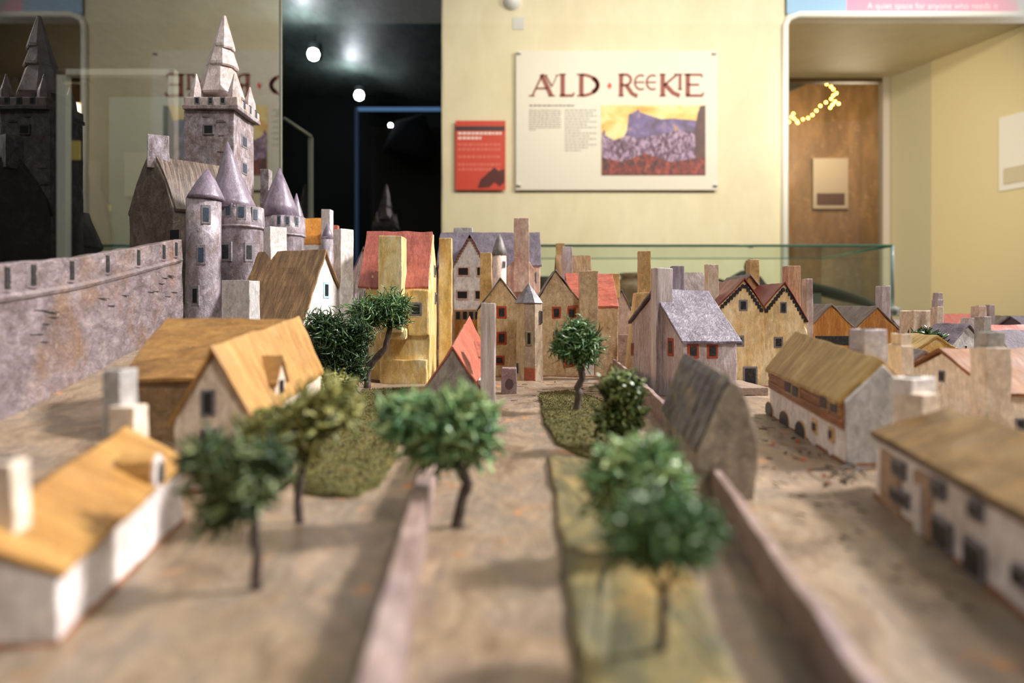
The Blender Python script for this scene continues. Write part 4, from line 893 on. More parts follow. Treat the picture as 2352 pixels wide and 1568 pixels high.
# ------------------------------------------------------------------ trees
def tree(name, label, trunk, rad, blobs, mat, n, d=None, curl=.005, thick=.00042, branches=()):
    """trunk: pixel polyline from base up; blobs: (px,py,rx,ry) crown ellipses at the tree's depth"""
    base = G(*trunk[0]); d = base.y; s = d/K
    t = thing(name, label, 'model tree', (base.x, base.y, 0))
    def line(pl, r0, r1):
        pts = []
        for i, (x, y) in enumerate(pl):
            pts.append(P(x, y, d)+Vector((0, R.uniform(-1, 1)*3*s if i else 0, 0)))
        if pl is trunk: pts[0].z = -.002
        fine = []; 
        for a, b in zip(pts[:-1], pts[1:]):
            for k in range(3): fine.append(a.lerp(b, k/3)+Vector((R.uniform(-1, 1), R.uniform(-1, 1), 0))*r1*s*.35)
        fine.append(pts[-1]); m = len(fine)
        return fine, [(r0+(r1-r0)*i/(m-1))*s*R.uniform(.88, 1.12) for i in range(m)]
    f, rr = line(trunk, rad[0], rad[1]); rr[0] *= 1.25; tube('trunk', f, rr, M_bark, t, 8)
    for b in branches:
        f, rr = line(list(b), rad[1]*.85, rad[1]*.4); tube('branch', f, rr, M_bark, t, 6)
    V, F = [], []; tot = sum(b[2]*b[3] for b in blobs)
    for (bx, by, rx, ry) in blobs:
        c = P(bx, by, d); a, b_ = rx*s, ry*s; dep = a*.85
        for k in range(int(.62*n*rx*ry/tot)):
            v = Vector((R.gauss(0, 1), R.gauss(0, 1), R.gauss(0, 1))).normalized()*(R.random()**.55)*R.choice((.8, 1.0, 1.12))
            p = c+Vector((v.x*a, v.y*dep, v.z*b_)); dr = Vector((R.gauss(0, 1), R.gauss(0, 1), R.gauss(0, .9))).normalized()
            ax = Vector((R.gauss(0, 1), R.gauss(0, 1), R.gauss(0, 1))).normalized(); bend = R.uniform(.3, .75); st = curl*1.35*R.uniform(.12, .32)
            rad_ = thick*1.7*R.uniform(.6, 1.5); ring0 = None
            for q in range(5):
                u_ = dr.orthogonal().normalized(); w_ = dr.cross(u_); rq = rad_*(1 if q < 4 else .4); i0 = len(V)
                V += [p+rq*(u_*math.cos(o_)+w_*math.sin(o_)) for o_ in (0, 2.094, 4.189)]
                if ring0 is not None: F += [(ring0+i, ring0+(i+1) % 3, i0+(i+1) % 3, i0+i) for i in range(3)]
                ring0 = i0; p = p+dr*st; dr = (Matrix.Rotation(bend, 3, ax) @ dr).normalized()
    im = inv_of(t); me = bpy.data.meshes.new('foliage'); me.from_pydata([im @ v for v in V], [], F); me.update()
    for p in me.polygons: p.use_smooth = True
    link('foliage', me, mat, t)
    return t
tree('model_tree', 'dark olive tree with straight black trunk beside the white cottage', [(592, 1352), (590, 1270), (582, 1190), (575, 1120)], (13, 9), [(478, 1062, 48, 38), (560, 1085, 60, 44), (545, 1142, 50, 36), (618, 1070, 34, 30), (498, 1192, 16, 18)], M_leafE, 1700, curl=.006, thick=.00036, branches=[[(580, 1180), (520, 1120), (470, 1060)]])
tree('model_tree', 'pale olive tree with thin curved trunk beside the yellow thatched house', [(690, 1198), (684, 1150), (690, 1100), (700, 1040)], (11, 7), [(655, 985, 78, 40), (730, 952, 70, 44), (772, 925, 38, 34), (605, 1000, 40, 28), (690, 1020, 44, 28)], M_leafB, 2300, curl=.006, thick=.00036, branches=[[(688, 1090), (640, 1130), (610, 1150)]])
tree('model_tree', 'bushy bright green tree with bent trunk beside the pinkish garden wall', [(1050, 1208), (1062, 1150), (1072, 1110), (1050, 1072), (1020, 1050)], (15, 13), [(940, 960, 62, 48), (1020, 965, 70, 62), (1070, 1000, 60, 62), (1000, 1020, 70, 45), (1075, 945, 48, 44)], M_leafD, 3200, curl=.006, thick=.00038)
tree('model_tree', 'bright green tree with forked trunk on the painted grass strip', [(1520, 1518), (1522, 1440), (1523, 1360)], (13, 10), [(1480, 1235, 62, 48), (1560, 1232, 60, 52), (1520, 1200, 76, 40), (1590, 1205, 38, 42)], M_leafA, 2200, curl=.0045, thick=.0003, branches=[[(1523, 1360), (1500, 1320), (1478, 1270)], [(1523, 1360), (1545, 1315), (1565, 1265)]])
tree('model_tree', 'broad leafy green tree leaning over the painted grass strip', [(1490, 1290), (1482, 1240), (1470, 1180), (1462, 1120)], (12, 9), [(1440, 1090, 78, 66), (1490, 1080, 60, 64), (1440, 1150, 66, 44), (1400, 1110, 40, 40), (1540, 1120, 30, 34)], M_leafD, 2800, curl=.0055, thick=.00036)
tree('model_tree', 'mossy green tree with cut branch against the low brown garden wall', [(1412, 1035), (1425, 985), (1428, 940)], (9, 6), [(1428, 895, 46, 42), (1440, 940, 36, 52), (1395, 960, 22, 26), (1432, 990, 26, 30)], M_leafF, 2200, curl=.006, thick=.00042, branches=[[(1420, 980), (1398, 930), (1376, 890), (1366, 880)]])
tree('model_tree', 'neat round green tree with crooked trunk on the mossy lawn', [(1322, 946), (1330, 910), (1326, 890), (1338, 870), (1328, 838), (1318, 812)], (9, 7), [(1325, 785, 44, 38), (1300, 795, 26, 26), (1350, 795, 28, 22), (1330, 760, 28, 20), (1340, 815, 18, 16)], M_leafA, 3000, curl=.0085, thick=.00027, branches=[[(1326, 835), (1342, 815), (1360, 796), (1382, 790)]])
tree('model_tree', 'spreading green tree with forked trunk in front of the yellow house', [(842, 893), (846, 850), (858, 828), (885, 800), (893, 765), (898, 740)], (8, 6), [(860, 715, 60, 30), (905, 705, 38, 28), (835, 735, 34, 26), (912, 735, 22, 14)], M_leafA, 2900, curl=.009, thick=.0003, branches=[[(846, 850), (842, 810), (846, 770), (842, 740)], [(842, 800), (832, 770), (818, 745)]])
tree('model_bush', 'dense dark green bush beside the brown-roofed house', [(790, 905), (788, 870), (775, 830)], (8, 6), [(765, 780, 62, 52), (800, 840, 44, 52), (740, 750, 44, 34), (820, 770, 34, 40), (765, 840, 40, 40)], M_leafC, 5200, curl=.0085, thick=.00034)
tree('model_bush', 'small yellow-green bush below the pale olive tree', [(756, 962), (756, 935), (752, 905)], (7, 6), [(750, 895, 44, 30), (728, 915, 32, 26), (785, 880, 22, 16)], M_leafB, 1100, curl=.0065, thick=.0004)
tree('model_bush', 'tiny dark green bush between far chimneys and the yellow shed', [(2128, 890), (2128, 840), (2128, 800)], (5, 4), [(2122, 778, 22, 14), (2142, 792, 18, 16)], M_leafC, 600, curl=.009, thick=.0007)

# dark brush scratches on the painted ground
V, F = [], []
for i in range(130):
    if i < 74:
        k_ = R.random()**1.7; px = 1700+k_*560+R.uniform(-60, 60); py = 960+k_*430+R.uniform(-40, 120)
    else: px, py = R.uniform(1180, 1420), R.uniform(868, 930)
    if py < 870: continue
    c = G(px, py); a_ = R.uniform(-.9, .5)+(2.4 if i < 74 else 0); w_ = R.uniform(.0012, .004)*c.y/.42
    stroke_u = Vector((math.cos(a_), math.sin(a_), 0)); sd = Vector((-stroke_u.y, stroke_u.x, 0))*R.uniform(.00012, .0003)*c.y/.5
    z_ = gz(c.x, c.y)+.0011*noise.noise(Vector((c.x*35, c.y*22, 0)))+.0005*noise.noise(Vector((c.x*140, c.y*90, 4)))
    q = [c-stroke_u*w_, c+sd, c+stroke_u*w_, c-sd]; k = len(V)
    V += [Vector((v.x, v.y, z_-.0003)) for v in q]+[Vector((v.x, v.y, z_+.00035)) for v in q]
    F += [(k+4, k+5, k+6, k+7)]+[(k+j, k+(j+1) % 4, k+4+(j+1) % 4, k+4+j) for j in range(4)]
gr = bpy.data.objects['terrain_board']; o = mk('paint_scratches', V, F, M_bark, gr); o['kind'] = 'stuff'
# fallen leaf flakes, twigs by the arcade
M_leaf = paint('orange_leaf', [(150, 76, 24), (190, 106, 44)], scale=400)
for i in range(34):
    if i < 22: px, py = R.uniform(1760, 1960), 0; py = 985+(px-1760)*.62+R.uniform(-25, 55)
    else: px, py = R.uniform(1250, 1390), R.uniform(872, 912)
    c = G(px, py); s = R.uniform(.0006, .0016) if i < 22 else R.uniform(.0006, .0012); a = R.uniform(0, 6.28)
    V = [Vector((c.x+s*k*math.cos(a+b), c.y+s*k*math.sin(a+b), z)) for (k, b, z) in ((1.4, 0, .0014), (.6, 1.6, .0021), (1.3, 3.1, .0013), (.6, 4.6, .0008))]
    V += [v-Vector((0, 0, .0004)) for v in V]
    V = [v+Vector((0, 0, 0)) for v in V]
    dk_ = R.random() < .45
    o = mk('leaf_flake', V, [(0, 1, 2, 3), (7, 6, 5, 4), (0, 4, 5, 1), (1, 5, 6, 2), (2, 6, 7, 3), (3, 7, 4, 0)], M_bark if dk_ else M_leaf, None)
    tag(o, ('dark curled' if dk_ else 'dry orange')+(' leaf scrap on the street beside the arched doorways' if i < 22 else ' paint flake on the square before the red door'), 'scrap', ('dark' if dk_ else 'orange')+(' leaf scraps by the arcade' if i < 22 else ' flakes before the turret door'))
for i, (a, b) in enumerate((((1858, 1085), (1948, 1112)), ((1905, 1100), (1972, 1084)), ((1940, 1110), (2000, 1085)), ((1930, 1068), (1990, 1108)))):
    p0, p1_ = G(*a)+Vector((0, 0, .0012)), G(*b)+Vector((0, 0, .0025)); mid = (p0+p1_)/2+Vector((0, 0, .002))
    tag(tube('twig', [p0, mid, p1_], [.0004, .0006, .0003], M_bark, None, 5), 'thin dark twig lying by the corner of the arcade', 'twig', 'twigs by the arcade')

# ------------------------------------------------------------------ back glass case with pottery
dC = 2.4; x0, x1 = Xp(1120, dC), Xp(2050, dC); z0, z1 = Zp(706, dC), Zp(564, dC); yb = dC+.55
t = thing('pottery_case', 'long low glass case with green edges against the cream wall', 'display case', (x0, dC, FL))
M_gedge = plain('green_glass_edge', (70, 128, 112), .2); M_gc = glass('pottery_glass', (.90, .97, .94, 1), .8)
for a, b in (((x0, dC), (x1, dC)), ((x1, dC), (x1, yb)), ((x0, yb), (x1, yb)), ((x0, dC), (x0, yb))):
    mk('glass_pane', [Vector((a[0], a[1], z0)), Vector((b[0], b[1], z0)), Vector((b[0], b[1], z1)), Vector((a[0], a[1], z1))], [(0, 1, 2, 3)], M_gc, t)
mk('glass_top', [Vector((x0, dC, z1)), Vector((x1, dC, z1)), Vector((x1, yb, z1)), Vector((x0, yb, z1))], [(0, 1, 2, 3)], M_gc, t)
for a, b in (((x0, dC), (x1, dC)), ((x1, dC), (x1, yb)), ((x0, yb), (x1, yb))): tube('edge', [Vector((a[0], a[1], z1)), Vector((b[0], b[1], z1))], [.0045 if a[1] == dC else .0022]*2, M_gedge, t, 6)
tube('edge', [Vector((x1, dC, z0)), Vector((x1, dC, z1))], [.006]*2, plain('pale_glass_edge', (190, 214, 214), .2), t, 6)
box('deck', x0-.02, x1+.02, dC-.02, yb+.02, z0-.03, z0, plain('case_deck', (232, 234, 226), .5), t, .003)
c = P(2055, 712, dC-.02); lathe('corner_cap', c.x, c.y, [(.006, c.z-.012), (.012, c.z-.004), (.012, c.z+.006), (.005, c.z+.013)], plain('cap_white', (230, 232, 232), .4), t, 12)
box('plinth', x0, x1, dC, yb, FL, z0-.031, plain('case_plinth', (150, 136, 110), .6), t, .004)
M_pot = paint('pot_clay', [(128, 96, 72), (158, 124, 96), (176, 146, 116)], (1, 1, 1.5), 14, .5, .4, dist=.003)
dp = 2.72; s = dp/K; cx = Xp(1463, dp)
t = thing('clay_jug', 'round brown clay jug with side handle in the glass case', 'jug', (cx, dp, z0))
zz = lambda y: Zp(y, dp)
k0 = z0-zz(668)
lathe('body', cx, dp, [(28*s, z0), (46*s, zz(655)+k0), (60*s, zz(632)+k0), (52*s, zz(612)+k0), (36*s, zz(598)+k0), (42*s, zz(588)+k0), (38*s, zz(588)+k0), (32*s, zz(600)+k0)], M_pot, t, 32)
tube('handle', [Vector((cx+q*s, dp, zz(y)+k0)) for q, y in ((38, 594), (48, 590), (58, 598), (60, 612), (55, 626))], [.010, .011, .011, .011, .010], M_pot, t, 8)
cx = Xp(1712, dp)
t = thing('leather_helmet', 'dark leather cap with blue-black knob in the glass case', 'helmet', (cx, dp, z0))
M_lea = plain('dark_leather', (44, 42, 48), .5)
lathe('crown', cx, dp, [(66*s, z0), (68*s, z0+.03), (52*s, z0+.08), (34*s, z0+.125), (10*s, z0+.15)], M_lea, t, 24)
lathe('knob', cx+.022, dp, [(12*s, z0+.14), (16*s, z0+.165), (13*s, z0+.185), (4*s, z0+.195)], plain('knob_blue', (56, 66, 92), .4), t, 16)
tube('strap', [Vector((cx-q*s, dp-.05, z0+h_)) for q, h_ in ((50, .10), (80, .115), (105, .10), (110, .06), (96, .02))], [.006]*5, plain('strap_black', (24, 24, 26), .5), t, 6)
for i, (a, b, y0_, dx, c, lab) in enumerate(((1400, 1440, dC+.1, .06, (206, 120, 60), 'orange printed card lying in the glass case'), (1545, 1640, dC+.12, .2, (196, 214, 206), 'pale blue printed card lying in the glass case'), (1870, 1930, dC+.1, .2, (236, 224, 120), 'yellow printed card lying in the glass case'), (1935, 2030, dC+.12, .2, (206, 226, 236), 'light blue sheet lying in the glass case corner'))):
    o = box('caption_card', Xp(a, dC), Xp(b, dC), y0_, y0_+dx, z0, z0+.004, plain('card_%d' % i, c, .6)); tag(o, lab, 'card')
dp = 2.465; cx = Xp(1900, dp); s = dp/K
t = thing('iron_bar', 'dark worn iron bar resting slanted in the glass case', 'artefact', (cx, dp, z0))
tube('bar', [Vector((Xp(1855, dp), dp, z0+.075)), Vector((Xp(1930, dp), dp, z0+.045)), Vector((Xp(2008, dp), dp, z0+.011))], [.020, .022, .012], plain('worn_iron', (92, 86, 74), .6), t, 8)
box('rest', Xp(1862, dp), Xp(1882, dp), dp-.018, dp+.018, z0, z0+.052, plain('rest_grey', (150, 146, 136), .6), t, .002)
dp = 2.65; s = dp/K
cx = Xp(1262, dp)
t = thing('dark_bowl', 'low dark bowl in the glass case beside the brown cabin', 'bowl', (cx, dp, z0))
lathe('body', cx, dp, [(24*s, z0), (42*s, z0+.05), (48*s, z0+.12), (44*s, z0+.12), (36*s, z0+.06)], plain('dark_clay', (58, 54, 46), .5), t, 24)

# ------------------------------------------------------------------ wall panels
def flat(name, outline, y, mat, root=None, th=.004):
    k = len(outline); V = [Vector((x, y, z)) for x, z in outline]+[Vector((x, y-th, z)) for x, z in outline]
    return mk(name, V, [tuple(range(k)), tuple(range(2*k-1, k-1, -1))]+[(i, k+i, k+(i+1) % k, (i+1) % k) for i in range(k)], mat, root)
YP = YW-.012
def W(px, py, y=None): y = y or YP-.012; return (Xp(px, y), Zp(py, y))
def rectw(a, b, c, d_): return [W(a, d_), W(c, d_), W(c, b), W(a, b)]
M_panel = plain('panel_cream', (224, 215, 200), .45)
t = thing('town_panel', 'large cream wall panel headed AULD REEKIE with town painting', 'sign panel', (Xp(1416, YP), YP, Zp(436, YP)))
flat('board', rectw(1185, 436, 1648, 116), YP-.004, M_panel, t, .008)
for (x, y) in ((1192, 123), (1640, 124), (1192, 426), (1643, 426)):
    c = W(x, y); lathe('fixing_screw', c[0], YP-.016, [(.014, c[1]-.004), (.014, c[1]+.004)], plain('screw', (226, 224, 220), .3, .5), t, 12)
M_ink = plain('letter_brown', (150, 78, 66), .6)
FACE = YP-.0125
def letter(strokes, x0_, y0_, w_, h_, name='letter', mat=None):
    """strokes in a unit box (x right, y up), each: (width, [(x,y)...])"""
    V, F = [], []
    for wd_, pl in strokes:
        pl = [Vector((x0_+p[0]*w_, y0_-p[1]*h_)) for p in pl]
        for i in range(len(pl)):
            a = pl[max(0, i-1)]; b = pl[min(len(pl)-1, i+1)]; d_ = (b-a).normalized(); n_ = Vector((-d_.y, d_.x))*wd_*h_*.62
            for q in (pl[i]+n_, pl[i]-n_):
                x_, z_ = W(q.x, q.y, FACE); V += [Vector((x_, FACE, z_)), Vector((x_, FACE-.002, z_))]
            if i: k = len(V)-8; F += [(k, k+2, k+6, k+4), (k+1, k+5, k+7, k+3), (k, k+4, k+5, k+1), (k+2, k+3, k+7, k+6)]
    mk(name, V, F, mat or M_ink, t)
def arc(cx_, cy_, rx, ry, a0_, a1_, n=14): return [(cx_+rx*math.cos(math.radians(a0_+(a1_-a0_)*i/n)), cy_+ry*math.sin(math.radians(a0_+(a1_-a0_)*i/n))) for i in range(n+1)]
T_, N_ = .16, .07
def ser(x, y, w=.12): return (.05, [(x-w, y), (x+w, y)])
letter([(N_, [(.10, .02), (.52, 1)]), (T_, [(.48, 1), (.88, .02)]), (N_, [(.27, .36), (.72, .36)]), ser(.08, .02), ser(.90, .02, .14)], 1217, 221, 56, 50)
letter([(.11, [(.12, .98), (.55, .05)]), (N_, [(.55, .05), (.92, .98)]), ser(.12, .98, .14), ser(.92, .98, .12)], 1249, 200, 34, 28)
letter([(T_, [(.25, 1), (.25, .02)]), (.09, [(.05, .03), (.95, .03), (1, .16)]), ser(.25, .98, .22)], 1284, 221, 34, 51)
letter([(T_, [(.2, 1), (.2, .02)]), (.10, arc(.2, .5, .72, .47, 90, -90)), (.16, arc(.28, .5, .64, .42, 50, -50)), ser(.14, .98, .14), ser(.14, .02, .14)], 1325, 221, 52, 51)
dm = W(1400, 197, FACE)
mk('diamond', *prismv(Vector((dm[0], FACE, dm[1])), Vector((1, 0, 0)), Vector((0, -1, 0)), [(0, -.021), (.014, 0), (0, .021), (-.014, 0)], 0, .002), plain('diamond_red', (222, 84, 66), .6), t)
letter([(.15, [(.15, 1), (.15, .02)]), (.09, [(.15, .97), (.4, .97)]+arc(.4, .74, .26, .23, 90, -90)+[(.15, .5)]), (.14, [(.42, .5), (.72, .12), (1.0, .0)]), ser(.12, .98, .12), ser(.15, .02, .14)], 1420, 221, 44, 51)
for x in (1457, 1484): letter([(.10, arc(.55, .5, .5, .48, 60, 300, 18)), (.08, [(.08, .5), (.85, .5)])], x, 206, 27, 34)
letter([(.16, [(.2, 1), (.2, .02)]), (.08, [(.92, .98), (.25, .48)]), (.15, [(.3, .55), (.72, .15), (1.05, .02)]), ser(.2, .98, .15), ser(.2, .02, .16), ser(.9, .98, .12)], 1513, 221, 46, 51)
letter([(.14, [(.5, 1), (.5, 0)]), ser(.5, .98, .4), ser(.5, .02, .4)], 1555, 206, 14, 36)
letter([(.16, [(.2, 1), (.2, .02)]), (.08, [(.1, .97), (.92, .97), (.94, .86)]), (.07, [(.2, .52), (.8, .52)]), (.09, [(.1, .03), (.96, .03), (1.0, .16)]), ser(.14, .98, .14)], 1571, 221, 44, 51)
M_txt = plain('small_print', (150, 144, 134), .7)
def textblock(x0_, x1_, y0_, n, step, hgt, mat=None, last=.4, short=None):
    V, F = [], []
    for i in range(n):
        x = x0_; xe = x1_ if i < n-1 else x0_+(x1_-x0_)*last
        if short and i in short: xe = x0_+(x1_-x0_)*short[i]
        while x < xe:
            w_ = R.uniform(4, 10); a = rectw(x, y0_+i*step+hgt, min(x+w_, xe), y0_+i*step); k = len(V)
            V += [Vector((q[0], FACE-.0003, q[1])) for q in a]; F.append((k, k+1, k+2, k+3)); x += w_+R.uniform(1.5, 2.5)
    mk('print_lines', V, F, mat or M_txt, t)
textblock(1216, 1320, 241, 1, 6, 3, plain('bold_print', (104, 98, 92), .7), 1)
textblock(1215, 1288, 252, 10, 5, 2.0, None, .2)
textblock(1297, 1370, 252, 15, 6.6, 2.2, None, .5, {1: .9, 3: .8, 5: .7, 7: .5, 9: .8, 11: .75, 13: .75})
# the painting, as flat print
FP = FACE-.0002
def grad_mat(name, cols, axis_scale, scale, seed=0):
    return paint(name, cols, axis_scale, scale, .5, 0)
flat('painting_sky', rectw(1381, 402, 1620, 242), FP, paint('print_sky', [(232, 150, 70), (240, 196, 110), (246, 224, 160), (214, 190, 210)], (1, 1, 2.2), 5, .5, 0), t, .001)
flat('painting_rock', [W(*q) for q in ((1430, 322), (1440, 300), (1444, 262), (1452, 260), (1463, 254), (1466, 250), (1469, 257), (1482, 262), (1500, 268), (1518, 274), (1545, 272), (1590, 276), (1620, 280), (1620, 330), (1430, 330))], FP-.0008, paint('print_rock', [(74, 58, 84), (104, 84, 116), (120, 104, 160), (190, 150, 110)], (1, 1, 1), 16, .5, 0), t, .001)
flat('painting_town', [W(*q) for q in ((1382, 402), (1382, 308), (1388, 296), (1392, 312), (1410, 322), (1440, 312), (1470, 318), (1520, 308), (1560, 300), (1620, 304), (1620, 402))], FP-.0016, paint('print_town', [(50, 30, 40), (84, 52, 62), (122, 92, 124), (196, 170, 200), (140, 60, 50)], (1.6, 1, 1), 34, .5, 0), t, .001)
flat('painting_tower', [W(*q) for q in ((1598, 402), (1596, 300), (1602, 262), (1608, 244), (1620, 242), (1620, 402))], FP-.0024, paint('print_tower', [(66, 44, 52), (110, 68, 60)], (2, 1, 1), 8, .5, 0), t, .001)
flat('painting_lower', [W(*q) for q in ((1382, 402), (1382, 362), (1430, 372), (1480, 352), (1540, 372), (1620, 360), (1620, 402))], FP-.0032, paint('print_lower', [(46, 28, 34), (84, 46, 48), (150, 52, 44), (180, 110, 90)], (1.6, 1, 1), 30, .5, 0), t, .001)
# red poster
t = thing('red_poster', 'small red notice with dark heading band beside the cream panel', 'poster', (Xp(1104, YP), YP, Zp(436, YP)))
flat('sheet', rectw(1046, 436, 1161, 277), YP-.006, plain('poster_red', (206, 66, 44), .5), t, .006)
flat('heading_band', rectw(1047, 300, 1159, 290), FACE, plain('poster_band', (60, 40, 44), .5), t, .001)
M_wt = plain('poster_white', (240, 214, 206), .6); M_pk = plain('poster_pale_red', (222, 110, 92), .6)
textblock(1052, 1152, 303, 2, 11, 6, M_wt, .55)
for y in (329, 340, 357, 375, 386): textblock(1052, 1150, y, 1, 6, 6, M_pk, 1)
flat('shoe_picture', [W(*q) for q in ((1097, 432), (1104, 412), (1122, 396), (1135, 384), (1145, 392), (1159, 388), (1159, 418), (1148, 428), (1136, 418), (1124, 430))], FACE, plain('poster_shoe', (86, 26, 26), .5), t, .001)
# banner over the niche
t = thing('pink_banner', 'pink and blue printed banner above the white-edged alcove', 'banner', (Xp(2075, YP), YP, Zp(33, YP)))
flat('blue_sheet', rectw(1808, 31, 1945, -90), YP-.004, plain('banner_blue', (150, 190, 226), .6), t, .006)
flat('pink_sheet', rectw(1945, 28, 2340, -90), YP-.004, plain('banner_pink', (240, 150, 180), .6), t, .006)
def fonttext(body, px, py, hpx, mat, root, width=None):
    cu = bpy.data.curves.new('lettering', 'FONT'); cu.body = body; cu.size = 1; cu.align_x = 'CENTER'; cu.align_y = 'CENTER'
    o = bpy.data.objects.new('lettering', cu); COL.objects.link(o); dg = bpy.context.evaluated_depsgraph_get(); me = bpy.data.meshes.new_from_object(o.evaluated_get(dg))
    bpy.data.objects.remove(o); xs_ = [v.co.x for v in me.vertices]; sc = (Xp(width, FACE)-Xp(0, FACE))/(max(xs_)-min(xs_)); sz = hpx*FACE/K/1.0
    c = W(px, py, FACE); me.transform(Matrix.Translation((c[0], FACE, c[1])) @ Matrix.Rotation(math.pi/2, 4, 'X') @ Matrix.Diagonal((sc, sz, 1, 1)))
    me.transform(inv_of(root)); link('lettering', me, mat, root)
fonttext('A quiet space for anyone who needs it', 2142, 14, 20, plain('banner_white', (250, 232, 236), .6), t, 300)
# faint notice on the alcove side
t = thing('pale_notice', 'faint pale notice sheet on the yellow alcove wall', 'poster', (3.06, 4.2, .8))
def rv_(y, off): return Vector((2.905+.3356*(4.73-y)-off, y-off*.3356, 0))
def slab(nm, y0_, y1_, za, zb_, o0, o1, mat): mk(nm, [rv_(y, o)+Vector((0, 0, z)) for z in (za, zb_) for y, o in ((y0_, o0), (y1_, o0), (y1_, o1), (y0_, o1))], BOXF, mat, t)
slab('sheet', 4.28, 4.03, Zp(440, 4.28), Zp(272, 4.28), -.002, .006, plain('notice_pale', (236, 228, 214), .6))
slab('picture', 4.25, 4.06, Zp(425, 4.26), Zp(388, 4.26), .004, .009, plain('notice_picture', (206, 190, 160), .6))
# white sensor dome at the top of the wall
c = P(1177, 2, YP)
t = thing('smoke_sensor', 'small round white sensor dome high on the cream wall', 'sensor', (c.x, YP, c.z))
V = []
for r_, yy in ((.052, 0), (.05, -.02), (.036, -.045), (.012, -.055)):
    V += [Vector((c.x+r_*math.cos(i*.3927), YW+yy, c.z+r_*math.sin(i*.3927))) for i in range(16)]
F = [(k*16+i, k*16+(i+1) % 16, k*16+16+(i+1) % 16, k*16+16+i) for k in range(3) for i in range(16)]+[tuple(range(48, 64))]
mk('dome', V, F, plain('sensor_white', (232, 232, 232), .4), t, smooth=True)
box('pale_patch', Xp(1178, YP), Xp(1204, YP), YW-.004, YW+.001, Zp(66, YP), Zp(38, YP), plain('patch_grey', (206, 206, 200), .6), t)

# ------------------------------------------------------------------ alcove door with passage beyond
YD = YB
d1 = bpy.data.objects.new('door_1', None); COL.objects.link(d1); d1.location = (2.3, YD, FL); d1['kind'] = 'structure'
M_dfr = plain('dark_wood_frame', (92, 66, 34), .5)
box('frame_post', XR0-.05, XR0, YD-.03, YD+.03, FL, ZN, plain('lilac_edge', (190, 176, 160), .5), d1)
box('frame_head', XN, XR0, YD-.02, YD+.03, ZN-.03, ZN, M_dfr, d1)
mk('glass_pane', [Vector((XN+.01, YD, FL)), Vector((XR0-.05, YD, FL)), Vector((XR0-.05, YD, ZN-.03)), Vector((XN+.01, YD, ZN-.03))], [(0, 1, 2, 3)], glass('door_glass', (.93, .9, .86, 1), 1.0), d1)
YQ = 6.6
M_pass = paint('passage_wall', [(112, 82, 44), (140, 106, 66), (150, 122, 92)], (1, 1, .3), 2.5, .6, .1)
struct(box('wall_passage', 1.2, 4.4, YQ, YQ+.1, FL, 3, M_pass))
struct(box('wall_passage_side', 3.55, 3.65, YB+.1, YQ, FL, 3, plain('passage_brown', (112, 78, 38), .6)))
struct(mk('ceiling_passage', [Vector((1.2, YB+.1, 2.02)), Vector((3.6, YB+.1, 2.6)), Vector((3.6, YQ, 2.6)), Vector((1.2, YQ, 1.62)), Vector((1.2, YB+.1, 3.2)), Vector((3.6, YB+.1, 3.2)), Vector((3.6, YQ, 3.2)), Vector((1.2, YQ, 3.2))], BOXF, plain('passage_dark', (44, 50, 46), .8)))
t = thing('passage_notice', 'framed notice with dark picture on the passage wall', 'poster', (Xp(1905, YQ-.03), YQ-.03, 1.0))
box('sheet', Xp(1868, YQ-.03), Xp(1948, YQ-.03), YQ-.03, YQ-.004, Zp(480, YQ), Zp(365, YQ), plain('notice_grey', (176, 160, 138), .6), t)
box('picture', Xp(1876, YQ-.03), Xp(1940, YQ-.03), YQ-.034, YQ-.029, Zp(472, YQ), Zp(445, YQ), plain('notice_dark', (84, 56, 40), .6), t)
M_fairy = plain('fairy_glow', (255, 230, 160), .5, emit=(255, 196, 84), es=9)
t = thing('fairy_lights', 'string of warm yellow fairy lights hanging behind the alcove glass', 'string lights', (Xp(1880, 5.9), 5.9, 1.9))
fl = [(1892, 183), (1899, 193), (1909, 199), (1914, 205), (1921, 214), (1914, 219), (1909, 227), (1918, 233), (1926, 238), (1912, 240), (1907, 247), (1897, 235), (1884, 243), (1875, 254), (1866, 264), (1856, 271), (1844, 274), (1832, 282), (1824, 272), (1822, 261), (1818, 268), (1830, 278), (1812, 280)]
tube('wire', [P(x, y, 5.9) for x, y in fl], [.003]*len(fl), plain('wire_green', (40, 40, 30), .6), t, 5)
bm_ = None
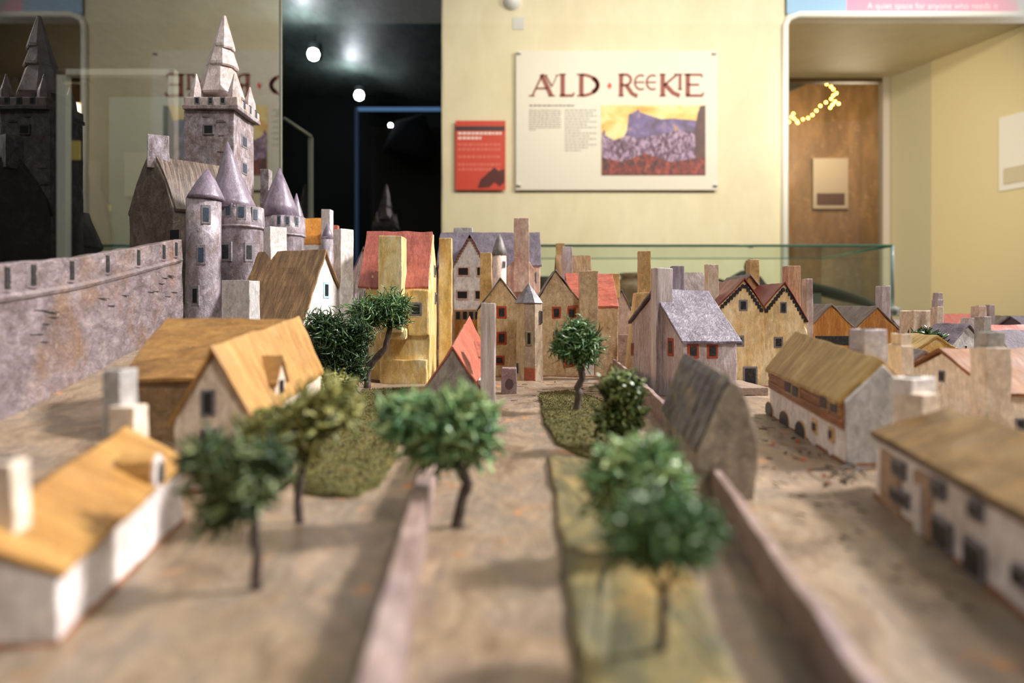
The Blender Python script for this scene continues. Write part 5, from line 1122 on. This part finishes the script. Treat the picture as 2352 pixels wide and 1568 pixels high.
for i, (x, y) in enumerate(fl):
    c = P(x, y, 5.9)
    if bm_ is None:
        b_ = bmesh.new(); bmesh.ops.create_icosphere(b_, subdivisions=2, radius=.011); bm_ = bpy.data.meshes.new('bulb'); b_.to_mesh(bm_); b_.free(); bm_.materials.append(M_fairy)
    o = bpy.data.objects.new('bulb', bm_); COL.objects.link(o); o.parent = t; o.location = c-Vector(t.location)
l = bpy.data.lights.new('passage_light', 'POINT'); l.energy = 22; l.color = (1, .85, .62); l.shadow_soft_size = .2
lo = bpy.data.objects.new('passage_light', l); COL.objects.link(lo); lo.location = (2.9, 5.9, 1.7)

# ------------------------------------------------------------------ teal cabinet beyond the left glass
dT = 2.3; a, b = Xp(130, dT), Xp(400, dT); zt = Zp(158, dT)
t = thing('teal_cabinet', 'white-framed teal cabinet beyond the glass behind the castle hall', 'cabinet', ((a+b)/2, dT, FL))
M_fr = plain('white_frame', (196, 200, 188), .5); M_teal = plain('teal_board', (96, 132, 128), .6)
box('back_board', a, b, dT+.3, dT+.32, FL, zt, M_teal, t)
box('frame_post', a, a+.03, dT, dT+.03, FL, zt, M_fr, t); box('frame_post', b-.02, b, dT, dT+.03, FL, zt, M_fr, t); box('frame_head', a, b, dT, dT+.03, zt-.02, zt, M_fr, t)
box('shelf', a, b, dT, dT+.3, Zp(640, dT), Zp(628, dT), M_teal, t)
for (x, y, w_, h_, c, nm) in ((165, 345, 34, 44, (196, 178, 84), 'yellow_card'), (240, 478, 24, 14, (206, 196, 90), 'yellow_card'), (232, 520, 36, 22, (206, 196, 90), 'yellow_card'), (330, 400, 90, 100, (140, 160, 146), 'grey_sheet')):
    box(nm, Xp(x-w_/2, dT+.28), Xp(x+w_/2, dT+.28), dT+.28, dT+.29, Zp(y+h_/2, dT+.28), Zp(y-h_/2, dT+.28), plain(nm+str(c[2]), c, .6), t)
tt = thing('dark_bottle', 'dark bottle standing in the white-framed teal cabinet', 'bottle', (Xp(215, 2.4), 2.4, Zp(628, dT)))
sB = 2.4/K; zB = Zp(628, dT)
lathe('body', Xp(215, 2.4), 2.4, [(38*sB, zB), (40*sB, zB+.16), (30*sB, zB+.24), (14*sB, zB+.31), (13*sB, zB+.40)], plain('bottle_dark', (18, 30, 30), .3), tt, 20)
